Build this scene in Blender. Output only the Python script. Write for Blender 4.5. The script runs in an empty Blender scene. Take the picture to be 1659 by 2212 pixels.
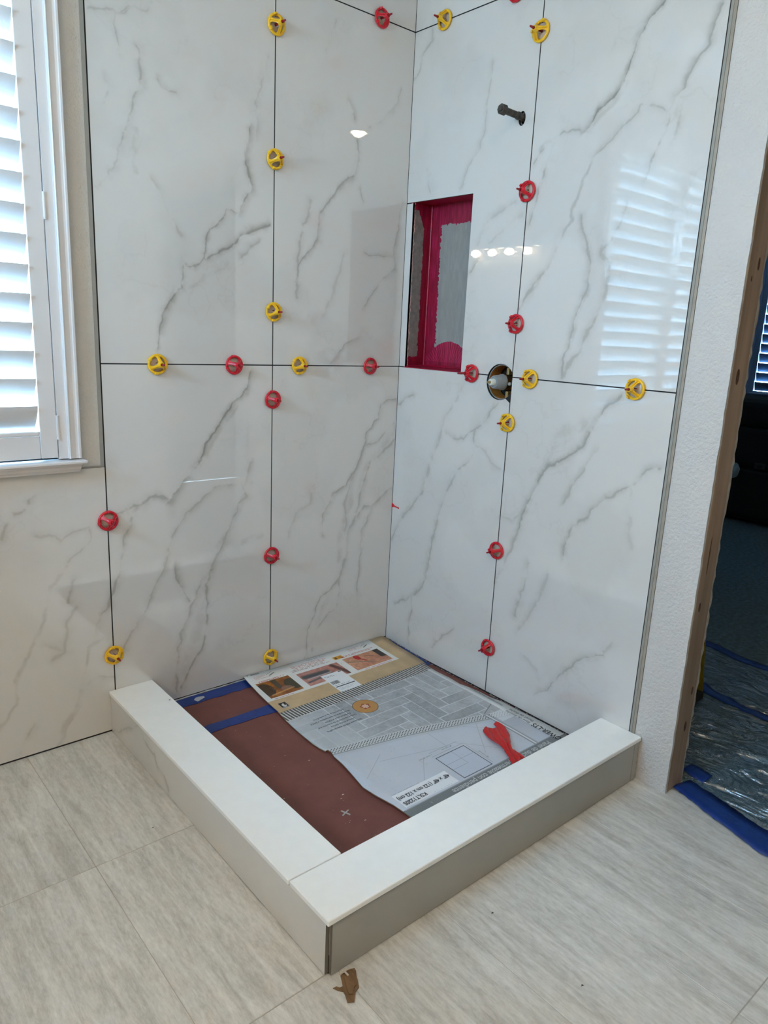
import bpy, bmesh, math, random
import numpy as np
from mathutils import Vector, Matrix, noise
from mathutils.geometry import tessellate_polygon
random.seed(7); rng = np.random.RandomState(11)
D = bpy.data; SC = bpy.context.scene; COL = SC.collection

# ------------------------------------------------------------ camera
CAM = Vector((-2.0327, -2.2889, 1.3727)); YAW, PITCH, ROLL, FPX = .8556, -.2402, .0470, 1574.45
fw = Vector((math.cos(PITCH)*math.cos(YAW), math.cos(PITCH)*math.sin(YAW), math.sin(PITCH)))
rt = Vector((math.sin(YAW), -math.cos(YAW), 0)); up = rt.cross(fw)
r2 = rt*math.cos(ROLL)+up*math.sin(ROLL); u2 = -rt*math.sin(ROLL)+up*math.cos(ROLL)
cam = D.objects.new('camera', D.cameras.new('camera')); COL.objects.link(cam)
M = Matrix((r2, u2, -fw)).transposed().to_4x4(); M.translation = CAM; cam.matrix_world = M
cam.data.sensor_fit = 'HORIZONTAL'; cam.data.sensor_width = 36; cam.data.lens = 36*FPX/1659
cam.data.clip_start = .02; cam.data.clip_end = 60
SC.camera = cam

# ------------------------------------------------------------ light
SKY = 46.0
LAMP_VANITY = 155.0  # vanity lamp glass
LAMP_CEIL = 400.0    # recessed lamp lens
WARM = (1.0, .775, .50)
SC.view_settings.view_transform = 'Standard'; SC.view_settings.look = 'None'
SC.view_settings.gamma = 1; SC.view_settings.exposure = 0.16
SC.view_settings.use_curve_mapping = False
SC.cycles.sample_clamp_indirect = 0; SC.cycles.sample_clamp_direct = 0
SC.cycles.use_adaptive_sampling = False
SC.cycles.caustics_reflective = False; SC.cycles.caustics_refractive = False
SC.cycles.max_bounces = 10; SC.cycles.diffuse_bounces = 6; SC.cycles.glossy_bounces = 5
SC.cycles.transparent_max_bounces = 12
w = D.worlds.new('world'); SC.world = w; w.use_nodes = True
nt = w.node_tree; nt.nodes.clear()
out = nt.nodes.new('ShaderNodeOutputWorld'); bg = nt.nodes.new('ShaderNodeBackground')
tc = nt.nodes.new('ShaderNodeTexCoord'); sp = nt.nodes.new('ShaderNodeSeparateXYZ'); cr = nt.nodes.new('ShaderNodeValToRGB')
mr = nt.nodes.new('ShaderNodeMapRange'); mr.inputs[1].default_value = -1; mr.inputs[2].default_value = 1
nt.links.new(tc.outputs['Generated'], sp.inputs[0]); nt.links.new(sp.outputs[2], mr.inputs[0]); nt.links.new(mr.outputs[0], cr.inputs[0])
e = cr.color_ramp.elements
e[0].position = 0; e[0].color = (.42, .66, .88, 1)
e[1].position = 1; e[1].color = (.36, .69, 1.13, 1)
a = e.new(.49); a.color = (.42, .66, .88, 1)
a = e.new(.52); a.color = (.44, .79, 1.13, 1)
nt.links.new(cr.outputs[0], bg.inputs[0]); bg.inputs[1].default_value = SKY; nt.links.new(bg.outputs[0], out.inputs[0])
def portal(loc, rot, sx, sy):   # guides sampling of the sky through a window opening
    l = D.lights.new('sky_portal', 'AREA'); l.shape = 'RECTANGLE'; l.size = sx; l.size_y = sy; l.cycles.is_portal = True
    o = D.objects.new('sky_portal', l); o.location = loc; o.rotation_euler = rot; COL.objects.link(o)
portal((-2.05, .135, 1.66), (math.radians(-90), 0, 0), 1.5, 1.5)
portal((5.34, -.03, 1.68), (0, math.radians(90), 0), 1.5, 1.85)
portal((-3.345, -.90, 2.13), (0, math.radians(-90), 0), .60, .95)
# ------------------------------------------------------------ helpers
def srgb(r, g, b):
    f = lambda c: c/12.92 if c <= .04045 else ((c+.055)/1.055)**2.4
    return tuple(f(v/255) for v in (r, g, b))+(1,)
def mat(name, col, rough=.5, spec=.5, metal=0, bump=0, bscale=200, var=0, vscale=8, ior=None, alpha=None, coat=0, stretch=None, bdist=.002):
    m = D.materials.new(name); m.use_nodes = True; t = m.node_tree; p = t.nodes['Principled BSDF']
    c = tuple(col[:3])+(1,)
    p.inputs['Base Color'].default_value = c; p.inputs['Roughness'].default_value = rough; p.inputs['Metallic'].default_value = metal
    p.inputs['Specular IOR Level'].default_value = spec
    if ior: p.inputs['IOR'].default_value = ior
    if coat: p.inputs['Coat Weight'].default_value = coat
    if alpha is not None: p.inputs['Alpha'].default_value = alpha
    ge = t.nodes.new('ShaderNodeNewGeometry'); mp = t.nodes.new('ShaderNodeMapping'); t.links.new(ge.outputs['Position'], mp.inputs[0])
    if stretch: mp.inputs['Scale'].default_value = stretch
    if True:
        n = t.nodes.new('ShaderNodeTexNoise'); n.inputs['Scale'].default_value = vscale; n.inputs['Detail'].default_value = 5
        t.links.new(mp.outputs[0], n.inputs[0])
        r = t.nodes.new('ShaderNodeValToRGB'); v = max(var, .015)
        r.color_ramp.elements[0].position = .3; r.color_ramp.elements[1].position = .7
        r.color_ramp.elements[0].color = tuple(x*(1-v) for x in c[:3])+(1,); r.color_ramp.elements[1].color = tuple(min(1, x*(1+v)) for x in c[:3])+(1,)
        t.links.new(n.outputs['Fac'], r.inputs[0]); t.links.new(r.outputs[0], p.inputs['Base Color'])
    if bump:
        n = t.nodes.new('ShaderNodeTexNoise'); n.inputs['Scale'].default_value = bscale; n.inputs['Detail'].default_value = 3
        t.links.new(mp.outputs[0], n.inputs[0])
        b = t.nodes.new('ShaderNodeBump'); b.inputs['Strength'].default_value = bump; b.inputs['Distance'].default_value = bdist
        t.links.new(n.outputs['Fac'], b.inputs['Height']); t.links.new(b.outputs[0], p.inputs['Normal'])
    return m
def emit(name, col, s):
    m = D.materials.new(name); m.use_nodes = True; t = m.node_tree; t.nodes.clear()
    o = t.nodes.new('ShaderNodeOutputMaterial'); e = t.nodes.new('ShaderNodeEmission'); e.inputs[0].default_value = tuple(col)+(1,); e.inputs[1].default_value = s
    t.links.new(e.outputs[0], o.inputs[0]); return m
class MB:
    def __init__(s): s.v = []; s.f = []; s.mi = []
    def add(s, vs, fs, mi=0):
        k = len(s.v); s.v += [tuple(x) for x in vs]; s.f += [tuple(i+k for i in f) for f in fs]; s.mi += [mi]*len(fs); return s
    def box(s, x0, x1, y0, y1, z0, z1, mi=0):
        x0, x1 = sorted((x0, x1)); y0, y1 = sorted((y0, y1)); z0, z1 = sorted((z0, z1))
        v = [(x, y, z) for z in (z0, z1) for y in (y0, y1) for x in (x0, x1)]
        return s.add(v, [(0, 2, 3, 1), (4, 5, 7, 6), (0, 1, 5, 4), (2, 6, 7, 3), (0, 4, 6, 2), (1, 3, 7, 5)], mi)
    def prism(s, loops, fn, h0, h1, mi=0):
        """loops: outer + holes in 2D; fn(a, b, h) -> 3D point; extruded from h0 to h1"""
        L = [[Vector((p[0], p[1], 0)) for p in l] for l in loops]; flat = [p for l in L for p in l]; n = len(flat)
        tr = tessellate_polygon(L); vs = [fn(p.x, p.y, h0) for p in flat]+[fn(p.x, p.y, h1) for p in flat]
        fs = [tuple(t) for t in tr]+[tuple(i+n for i in reversed(t)) for t in tr]; k = 0
        for l in L:
            m = len(l)
            for i in range(m): a, b = k+i, k+(i+1) % m; fs.append((a, b, b+n, a+n))
            k += m
        return s.add(vs, fs, mi)
    def tube(s, pts, rads, seg=12, cap=True, mi=0):
        pts = [Vector(p) for p in pts]; rads = rads if hasattr(rads, '__len__') else [rads]*len(pts); vs = []; n = len(pts)
        t0 = (pts[1]-pts[0]).normalized(); a = t0.orthogonal().normalized()
        for i, p in enumerate(pts):
            t = (pts[min(i+1, n-1)]-pts[max(i-1, 0)]); t = t.normalized() if t.length > 1e-9 else t0
            a = (a-t*a.dot(t)).normalized(); b = t.cross(a)
            for j in range(seg):
                q = 2*math.pi*j/seg; vs.append(p+(a*math.cos(q)+b*math.sin(q))*rads[i])
        fs = [(i*seg+j, i*seg+(j+1) % seg, (i+1)*seg+(j+1) % seg, (i+1)*seg+j) for i in range(n-1) for j in range(seg)]
        if cap: fs += [tuple(reversed(range(seg))), tuple(range((n-1)*seg, n*seg))]
        return s.add(vs, fs, mi)
    def lathe(s, prof, seg=24, closed=False, fn=lambda x, y, z: (x, y, z), mi=0):
        """prof: (radius, height) list around the z axis; closed joins last to first (a ring)"""
        vs = [fn(r*math.cos(2*math.pi*j/seg), r*math.sin(2*math.pi*j/seg), z) for r, z in prof for j in range(seg)]
        n = len(prof); m = n if closed else n-1
        fs = [(i*seg+j, i*seg+(j+1) % seg, ((i+1) % n)*seg+(j+1) % seg, ((i+1) % n)*seg+j) for i in range(m) for j in range(seg)]
        if not closed:
            if prof[0][0] > 1e-6: fs.append(tuple(reversed(range(seg))))
            if prof[-1][0] > 1e-6: fs.append(tuple(range((n-1)*seg, n*seg)))
        return s.add(vs, fs, mi)
    def build(s, name, mats, parent=None, smooth=False, bevel=0, segs=2, origin=None):
        me = D.meshes.new(name); vs = s.v
        if origin is not None: vs = [(x-origin[0], y-origin[1], z-origin[2]) for x, y, z in vs]
        me.from_pydata(vs, [], s.f)
        for m in (mats if isinstance(mats, (list, tuple)) else [mats]): me.materials.append(m)
        for i, p in enumerate(me.polygons): p.material_index = s.mi[i]
        bm = bmesh.new(); bm.from_mesh(me); bmesh.ops.remove_doubles(bm, verts=bm.verts, dist=1e-6)
        bmesh.ops.recalc_face_normals(bm, faces=bm.faces); bm.to_mesh(me); bm.free()
        if smooth: me.shade_smooth()
        me.update(); o = D.objects.new(name, me); COL.objects.link(o)
        if origin is not None: o.location = origin
        if parent: o.parent = parent
        if bevel:
            b = o.modifiers.new('bevel', 'BEVEL'); b.width = bevel; b.segments = segs; b.limit_method = 'ANGLE'; b.angle_limit = math.radians(40)
        if smooth and not bevel:
            try:
                bpy_auto = me.set_sharp_from_angle(angle=math.radians(40))
            except Exception: pass
        return o
def tag(o, label=None, cat=None, group=None, kind=None):
    if label: o['label'] = label
    if cat: o['category'] = cat
    if group: o['group'] = group
    if kind: o['kind'] = kind
    return o
def empty(name, loc=(0, 0, 0), kind=None):
    o = D.objects.new(name, None); o.location = loc; o.empty_display_size = .05; COL.objects.link(o)
    if kind: o['kind'] = kind
    return o
def circ(cx, cy, r, n=32, a0=0, a1=2*math.pi, ry=None):
    ry = ry or r
    return [(cx+r*math.cos(a0+(a1-a0)*i/n), cy+ry*math.sin(a0+(a1-a0)*i/n)) for i in range(n)]
def body_edges(o, m, front):
    """the fired body of a tile shows on its cut edges: every face not facing `front` gets material m"""
    o.data.materials.append(m); k = len(o.data.materials)-1; f = Vector(front)
    for p in o.data.polygons:
        if p.normal.dot(f) < .7: p.material_index = k
    return o
XZ = lambda a, b, h: (a, h, b)      # left wall plane: a = x, b = z, h = y
YZ = lambda a, b, h: (h, a, b)      # right wall plane: a = y, b = z, h = x
# numpy value noise and images made by the script
def fbm(h, w_, cell, oct=4, seed=0, ax=1.0):
    R = np.random.RandomState(seed); tot = np.zeros((h, w_)); amp = 1; s = 0
    for k in range(oct):
        cy = max(1.0, cell/2**k); cx = max(1.0, cell*ax/2**k)
        g = R.rand(int(h/cy)+3, int(w_/cx)+3); yy = np.arange(h)/cy; xx = np.arange(w_)/cx
        yi = yy.astype(int); xi = xx.astype(int); fy = yy-yi; fx = xx-xi; fy = fy*fy*(3-2*fy); fx = fx*fx*(3-2*fx)
        a_ = g[yi][:, xi]; b_ = g[yi][:, xi+1]; c_ = g[yi+1][:, xi]; d_ = g[yi+1][:, xi+1]
        FX = fx[None, :]; FY = fy[:, None]
        tot += amp*((a_*(1-FX)+b_*FX)*(1-FY)+(c_*(1-FX)+d_*FX)*FY); s += amp; amp *= .5
    return tot/s
def image(name, arr, data=False):
    h, w_ = arr.shape[:2]; im = D.images.new(name, w_, h)
    if data: im.colorspace_settings.name = 'Non-Color'
    px = np.ones((h, w_, 4), np.float32); px[..., :3] = arr if arr.ndim == 3 else arr[..., None]
    im.pixels.foreach_set(np.clip(px, 0, 1).ravel()); im.update(); im.pack(); return im
def pos_image(t, im, ax_u, ax_v, u0, du, v0, dv, ext='EXTEND'):
    """image laid on a real plane by world position: u = (axis_u-u0)/du"""
    ge = t.nodes.new('ShaderNodeNewGeometry'); sp = t.nodes.new('ShaderNodeSeparateXYZ'); t.links.new(ge.outputs['Position'], sp.inputs[0])
    cb = t.nodes.new('ShaderNodeCombineXYZ')
    for k, (ax, o0, d0) in enumerate(((ax_u, u0, du), (ax_v, v0, dv))):
        m = t.nodes.new('ShaderNodeMath'); m.operation = 'MULTIPLY_ADD'; m.inputs[1].default_value = 1/d0; m.inputs[2].default_value = -o0/d0
        t.links.new(sp.outputs[ax], m.inputs[0]); t.links.new(m.outputs[0], cb.inputs[k])
    n = t.nodes.new('ShaderNodeTexImage'); n.image = im; n.extension = ext; n.interpolation = 'Linear'
    t.links.new(cb.outputs[0], n.inputs[0]); return n
# ------------------------------------------------------------ key sizes (metres)
XA, XB = -.6071, -1.2195        # left wall joints
YC, YD = -.6013, -1.2134        # right wall joints
Z1, Z2, ZC = 1.2432, 2.4644, 2.74
HC, EX, FY, CW = .1536, -1.2417, -1.2611, .152   # curb cap top, outer x, outer y, cap width
G = .0020                       # half a joint
hp = lambda y: .044-.016*min(1, abs(min(y, 0))/.3)        # pan surface
# ------------------------------------------------------------ materials
VEINS=[
 ('L',0.35,4,[1085,2239,1106,2215,1129,2211,1137,2179,1127,2136,1119,2113]),
 ('L',0.35,4,[1205,2202,1166,2208,1135,2220,1121,2211,1085,2244,1038,2244,1022,2272]),
 ('L',0.5,5,[1071,2140,1064,2084,1069,2041,1091,1999,1095,1966,1112,1920,1129,1874,1149,1810,1180,1767,1210,1746]),
 ('L',0.4,6,[1168,2034,1161,2020,1170,1992,1174,1971]),
 ('L',0.3,14,[1097,1923,1079,1921,1090,1859,1086,1804]),
 ('L',0.3,14,[1112,1914,1136,1851,1156,1793]),
 ('L',0.4,4,[1013,2070,1001,2051,982,2045,953,2045]),
 ('L',0.4,6,[638,2221,645,2167,663,2121,678,2077,670,2031,678,1981]),
 ('L',0.8,3.5,[700,2001,715,1914,700,1855,692,1813,723,1771,745,1737,786,1741,797,1709,848,1675,863,1630,867,1586,892,1553,927,1553,940,1567,941,1524,949,1480,991,1440,1012,1402,1024,1346,1032,1289]),
 ('L',0.35,22,[948,1517,984,1441,998,1415]),
 ('L',0.8,5,[863,1580,834,1592,805,1611,753,1639,730,1670,676,1689,621,1715]),
 ('L',0.4,8,[730,1599,700,1628,661,1649]),
 ('L',0.2,10,[914,1495,857,1525,783,1563]),
 ('L',0.3,4,[1040,1789,1003,1738,978,1689,946,1639]),
 ('L',0.25,4,[365,2406,388,2338,403,2298]),
 ('L',0.3,3,[60,2263,76,2205,132,2146,206,2097]),
 ('L',0.5,4,[298,2171,278,2136,272,2111]),
 ('L',0.6,4,[256,2048,248,1982,264,1931,345,1871,374,1820,408,1781,420,1739,423,1684,479,1624,504,1587,511,1539]),
 ('L',0.4,7,[453,1815,465,1761,490,1731,497,1676,504,1608,506,1484]),
 ('L',0.4,3,[234,1888,222,1848]),
 ('L',0.4,3,[32,1860,36,1764,63,1687,48,1620,118,1569,165,1506,203,1466]),
 ('L',0.4,3,[203,1662,61,1661]),
 ('L',0.4,4,[218,1352,285,1320,350,1251]),
 ('L',0.25,7,[299,1656,324,1568,353,1487,393,1427]),
 ('L',0.9,4,[694,1217,708,1160,745,1126,809,1066,836,1011,871,976,880,933,907,895,950,858,976,820,1006,788]),
 ('L',0.35,18,[706,1152,763,1081,827,1011,872,933,925,856]),
 ('L',0.6,6,[1013,796,1051,814,1080,806,1104,780,1132,784,1166,771,1188,763]),
 ('L',0.45,22,[1109,778,1138,768,1171,766]),
 ('L',0.55,6,[1139,745,1151,707,1172,670,1174,618,1188,563,1209,514,1228,459,1257,425,1276,382]),
 ('L',0.35,12,[1257,436,1276,382,1255,353,1295,327,1315,237,1330,157,1366,89,1396,31,1414,1]),
 ('L',0.4,6,[694,894,707,852,728,805,707,771,742,750,762,702,790,643,810,608,837,562,858,515,898,484,911,436]),
 ('L',0.25,22,[693,820,742,725,776,654,830,599]),
 ('L',0.6,6,[858,515,878,461,873,402,873,331,888,236,915,197,949,139,977,81]),
 ('L',0.22,60,[873,377,901,292,941,217,962,143]),
 ('L',0.5,6,[911,449,945,367,972,309,986,248,995,152,996,73]),
 ('L',0.6,4,[992,551,975,474,944,411]),
 ('L',0.25,25,[797,606,728,602,650,610]),
 ('L',0.4,4,[775,822,835,821,893,779,950,732,995,673,1014,628,1028,558,1066,498,1098,425,1135,373,1172,320,1179,297]),
 ('L',0.35,16,[998,667,1021,593,1031,546]),
 ('L',0.4,6,[1437,846,1457,822,1481,805,1504,798,1521,759,1532,730]),
 ('L',0.3,4,[1435,726,1396,725,1363,699,1326,726,1275,730,1273,702,1282,681,1310,658,1352,626]),
 ('L',0.3,12,[1353,610,1380,581,1401,558,1415,499,1456,397,1489,332,1512,287,1529,236,1527,195,1559,153,1581,120]),
 ('L',0.5,8,[1335,567,1342,535,1354,498]),
 ('L',0.3,8,[1329,475,1358,436,1368,381,1376,331,1416,307]),
 ('L',0.3,4,[1223,204,1289,217,1312,194]),
 ('L',0.3,18,[1310,242,1343,124,1383,76,1408,11]),
 ('L',0.3,5,[1479,103,1506,71,1524,23]),
 ('L',0.2,8,[1438,370,1398,348,1374,330]),
 ('L',0.6,3.5,[9,1114,55,1109,92,1086,97,1034,126,1006,158,979,163,932,193,864,213,819,255,764,318,741,331,713,365,658,373,601,362,569]),
 ('L',0.25,40,[8,983,67,915,125,859,161,814,172,743]),
 ('L',0.45,8,[5,935,65,890,133,854,153,801,172,743,184,672,211,615,239,570,246,479,255,418,276,372,273,302,282,241]),
 ('L',0.3,30,[225,749,230,689,256,621,275,545,279,453]),
 ('L',0.4,5,[14,1007,92,940,166,921,226,778,259,693,248,614,254,572]),
 ('L',0.55,4,[283,367,318,330,368,309,378,287,401,230,421,184,430,124,439,56]),
 ('L',0.22,26,[317,311,352,250,386,195]),
 ('L',0.4,4,[282,241,329,226,378,174,399,128,404,79]),
 ('L',0.5,4,[16,727,62,701,107,669,154,668,190,630]),
 ('L',0.4,14,[115,670,129,641]),
 ('L',0.45,4,[115,664,136,617,164,565,163,465,171,390,178,309,162,221,160,175]),
 ('L',0.25,10,[422,752,428,713,481,685,513,637,525,593]),
 ('R',0.95,3.5,[1022,2297,993,2266,971,2246,948,2209,940,2165,921,2116,889,2080,846,2052,819,2019,802,1997]),
 ('R',0.3,18,[947,2146,911,2082,863,2043,827,2018]),
 ('R',0.5,5,[802,1997,753,2017,712,2004,679,1989,638,1962,614,1931]),
 ('R',0.4,20,[688,1991,645,1974,617,1944]),
 ('R',0.6,4,[1191,2241,1176,2203,1174,2156,1139,2121,1119,2087,1117,2060,1087,2038,1079,2005,1072,1960,1051,1917,1036,1871,1027,1836]),
 ('R',0.35,8,[1138,2050,1115,2027,1105,1966,1102,1938]),
 ('R',0.25,22,[1100,2041,1094,1991,1080,1947]),
 ('R',0.4,4,[1079,2005,1026,2034,991,2038,965,2013,911,1973,869,1942,848,1920]),
 ('R',0.4,12,[848,1920,822,1872,804,1822,783,1784,787,1751,758,1712]),
 ('R',0.3,6,[758,1712,731,1645,701,1590,643,1526,610,1474]),
 ('R',0.5,7,[701,1590,658,1555,622,1496]),
 ('R',0.5,5,[689,1981,669,1931,648,1879,636,1825,617,1743]),
 ('R',0.5,5,[821,1755,835,1707,858,1659,873,1612,872,1551,854,1496,836,1440,827,1369,808,1311,806,1259]),
 ('R',0.4,8,[911,1689,910,1637,946,1609,941,1523,918,1455,892,1400,866,1342,828,1297,807,1252]),
 ('R',0.3,20,[874,1537,843,1454,834,1384]),
 ('R',0.4,8,[977,1773,963,1711,936,1681,909,1643]),
 ('R',0.4,3.5,[84,2505,97,2415,46,2382,38,2331,4,2300]),
 ('R',0.3,4,[400,2276,383,2055,357,2001,317,1962,290,1897]),
 ('R',0.3,7,[550,1820,453,1785,414,1758,398,1698]),
 ('R',0.2,9,[584,1781,491,1723,442,1696]),
 ('R',0.4,6,[394,1637,364,1599]),
 ('R',0.3,4,[105,1981,132,1883]),
 ('R',0.5,4,[96,1133,53,1121,21,1089,-1,1083]),
 ('R',0.35,7,[388,1234,340,1148,288,1074,265,1000,250,940,214,876,209,815]),
 ('R',0.3,14,[278,1073,257,977]),
 ('R',0.4,5,[214,876,182,750,132,686,80,628,38,562,7,506]),
 ('R',0.4,4,[540,1148,518,1113,495,1077,445,1037,356,984,295,1004]),
 ('R',0.4,5,[440,1037,444,955,412,901,367,872,333,808,309,745,284,673,261,584]),
 ('R',0.5,6,[261,584,243,486,229,387,196,321,154,283,52,222]),
 ('R',0.5,4,[154,283,159,219,146,156,154,66]),
 ('R',0.25,4,[451,976,507,964,538,922,583,916]),
 ('R',0.65,4.5,[1034,1219,988,1175,961,1132,939,1089,917,1044,892,1022,852,992,818,968,789,957,770,922,753,874,719,821,701,764,691,708]),
 ('R',0.45,8,[691,708,679,665,666,627,639,564,603,482]),
 ('R',0.3,45,[941,1130,849,1077,803,1028,788,969]),
 ('R',0.3,16,[771,916,728,817,696,737,673,643]),
 ('R',0.4,4,[979,1047,951,996,917,942,894,894,864,838]),
 ('R',0.3,14,[945,989,910,940]),
 ('R',0.5,5,[1196,1019,1151,1006,1131,969,1086,937,1033,892,991,853,961,816,910,767,907,734,889,698,888,652]),
 ('R',0.35,12,[974,828,917,768,902,714]),
 ('R',0.2,8,[1110,942,1114,867,1137,749]),
 ('R',0.35,5,[745,600,744,538,727,463,710,387]),
 ('R',0.45,10,[721,440,710,387]),
 ('R',0.3,8,[835,585,826,528,801,466,747,364,727,321]),
 ('R',0.5,4,[1083,371,1003,327,972,281,918,224,886,162,827,111]),
 ('R',0.3,8,[1116,435,1082,383]),
 ('R',0.3,4,[602,736,653,740,685,761]),
 ('R',0.35,6,[409,223,331,156,293,101]),
 ('R',0.2,6,[761,247,814,225,850,196]),
 ('C',0.5,4,[260,110,295,94,354,91,374,59,429,46,450,20]),
 ('C',0.4,4,[11,4,115,63,263,147]),
]

def vein_image(wall, w_m, h_m, ppm, seed):
    W_, H_ = int(w_m*ppm), int(h_m*ppm); acc = np.zeros((H_, W_), np.float32)
    jx = (fbm(H_, W_, ppm*.03, 5, seed)-.5)*.019; jy = (fbm(H_, W_, ppm*.03, 5, seed+1)-.5)*.019
    brk = fbm(H_, W_, ppm*.04, 4, seed+2); brk2 = fbm(H_, W_, ppm*.10, 5, seed+12)
    yy, xx = np.mgrid[0:H_, 0:W_].astype(np.float32)/ppm; X = xx+jx; Y = yy+jy
    for wl, s, wd, p in VEINS:
        if wl != wall: continue
        P = [(p[i]/1000, p[i+1]/1000) for i in range(0, len(p), 2)]; hw = wd/2000+.0003
        for (a, b), (c, d) in zip(P, P[1:]):
            m = hw*4+.036
            i0, i1 = int(max(0, (min(b, d)-m)*ppm)), int(min(H_, (max(b, d)+m)*ppm)); j0, j1 = int(max(0, (min(a, c)-m)*ppm)), int(min(W_, (max(a, c)+m)*ppm))
            if i1 <= i0 or j1 <= j0: continue
            x = X[i0:i1, j0:j1]; y = Y[i0:i1, j0:j1]; L = (c-a)**2+(d-b)**2+1e-9
            t = np.clip(((x-a)*(c-a)+(y-b)*(d-b))/L, 0, 1); dist = np.hypot(x-a-t*(c-a), y-b-t*(d-b))
            k = np.clip(.5+3.4*(brk[i0:i1, j0:j1]-.46), .10, 1.15)
            if wd < 12:
                cr_ = ((x-a)*(d-b)-(y-b)*(c-a))/math.sqrt(L)
                side = np.clip(.5+cr_/.006, 0, 1); sm = np.clip((brk2[i0:i1, j0:j1]-.42)*5, 0, 1)
                val = s*np.clip(np.exp(-(dist/(hw*1.15))**2)*.85*k+.34*np.exp(-(dist/(hw*3+.005))**2)*k+.42*np.exp(-(dist/.017)**2)*side*sm, 0, 1)
            else: val = s*.75*np.exp(-(dist/hw)**3)*k
            acc[i0:i1, j0:j1] = np.maximum(acc[i0:i1, j0:j1], val)
    cloud = fbm(H_, W_, ppm*.25, 5, seed+5); cl = np.clip((cloud-.50)*.5, 0, .06)
    f2 = fbm(H_, W_, ppm*.16, 6, seed+8); thin = np.clip(1-abs(f2-.5)*60, 0, 1)*.10*np.clip((cloud-.45)*5, 0, 1)
    return np.clip(acc*.84+cl+thin*.6, 0, 1)
def porcelain(name, im, au, u0, du, v0, dv, k=.86):
    m = D.materials.new(name); m.use_nodes = True; t = m.node_tree; p = t.nodes['Principled BSDF']
    n = pos_image(t, im, au, 2, u0, du, v0, dv)
    r = t.nodes.new('ShaderNodeValToRGB'); e = r.color_ramp.elements
    e[0].color = (.77, .755, .735, 1); e[1].color = (.27, .25, .22, 1); a = e.new(.35); a.color = (.56, .54, .51, 1)
    for q in e: q.color = tuple(c*k for c in q.color[:3])+(1,)
    t.links.new(n.outputs[0], r.inputs[0]); t.links.new(r.outputs[0], p.inputs['Base Color'])
    p.inputs['Roughness'].default_value = .012; p.inputs['IOR'].default_value = 1.85
    # faint waviness of a pressed slab
    ge = t.nodes.new('ShaderNodeNewGeometry'); z = t.nodes.new('ShaderNodeTexNoise'); z.inputs['Scale'].default_value = 7; z.inputs['Detail'].default_value = 1
    b = t.nodes.new('ShaderNodeBump'); b.inputs['Strength'].default_value = .012; b.inputs['Distance'].default_value = .004
    t.links.new(ge.outputs['Position'], z.inputs[0]); t.links.new(z.outputs['Fac'], b.inputs['Height']); t.links.new(b.outputs[0], p.inputs['Normal'])
    return m
im = image('left_veins', vein_image('L', 1.62, 2.76, 640, 3)[:, ::-1], True)
m_tileL = porcelain('porcelain_left', im, 0, -1.62, 1.62, 0, 2.76)
im = image('right_veins', vein_image('R', 1.24, 2.76, 640, 23)[:, ::-1], True)
m_tileR = porcelain('porcelain_right', im, 1, -1.24, 1.24, 0, 2.76)
im = image('curb_veins', vein_image('C', 1.28, .16, 640, 43)[:, ::-1]*.9, True)
m_tileC = porcelain('porcelain_curb', im, 1, -1.28, 1.28, 0, .16, .92)
m_tileE = mat('porcelain_shaded', (.36, .35, .325), .05, ior=1.62, var=.05, vscale=4)  # curb front tile, its colour darkened to stand in for shade on that face
m_thin = mat('thinset', (.012, .012, .014), .9, bump=.4, bscale=60)
m_paint = mat('wall_paint', (.57, .55, .515), .55, bump=.9, bscale=120, bdist=.005, var=.02, vscale=3)
m_paintR = mat('wall_paint_right', (.60, .575, .555), .5, bump=.9, bscale=110, bdist=.005, var=.03, vscale=4)
m_white = mat('white_lacquer', (.70, .67, .66), .3, var=.01)
m_louver = mat('louver_white', (.67, .67, .68), .35, var=.01)
m_ceil = mat('ceiling_paint', (.78, .77, .75), .8, bump=.3, bscale=90)
m_metal = mat('satin_metal', (.30, .29, .26), .55, metal=.0, var=.04, vscale=30)
m_metal2 = mat('beige_edge', (.33, .29, .24), .55, var=.12, vscale=20)
m_quartz = mat('white_quartz', (.90, .915, .91), .18, ior=1.5, var=.015, vscale=30)
m_body = mat('tile_body', (.17, .155, .13), .85, var=.1, vscale=60)
m_dark = mat('dark_gap', (.02, .02, .02), .9)
m_core = mat('curb_core', (.25, .24, .22), .9, var=.1)
m_red = mat('red_plastic', (.62, .012, .028), .32, var=.03)
m_yel = mat('yellow_plastic', (.86, .50, .015), .32, var=.03)
m_stem = mat('dark_red_plastic', (.30, .008, .014), .35, var=.05)
m_redclip = mat('red_clip', (.60, .01, .02), .35, var=.05)
m_shield = mat('shield_plastic', (.50, .42, .35), .3, var=.03)
m_rust = mat('rusty_pipe', (.065, .055, .045), .6, metal=.35, bump=.9, bscale=160, var=.5, vscale=60)
m_brass = mat('dirty_brass', (.16, .095, .04), .45, metal=.6, var=.5, vscale=50)
m_brassb = mat('bright_brass', (.45, .33, .14), .35, metal=.7, var=.2, vscale=40)
m_grey = mat('grey_cartridge', (.24, .26, .27), .4, var=.06, vscale=60)
m_wplas = mat('white_plastic', (.68, .70, .64), .35)
m_guard = mat('amber_guard', (.42, .17, .03), .5, var=.2, vscale=40)
m_board = mat('cement_board', (.25, .25, .25), .85, bump=.4, bscale=120, var=.12, vscale=60)
m_blue = mat('blue_tape', (.008, .035, .20), .35, bump=.5, bscale=120, var=.15, vscale=30)
m_wood = mat('fir_stud', (.34, .255, .19), .6, bump=.25, bscale=90, var=.28, vscale=22, stretch=(1, 1, .06))
m_core2 = mat('gypsum_edge', (.42, .40, .38), .9, bump=.8, bscale=160, var=.12, vscale=60)
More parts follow.
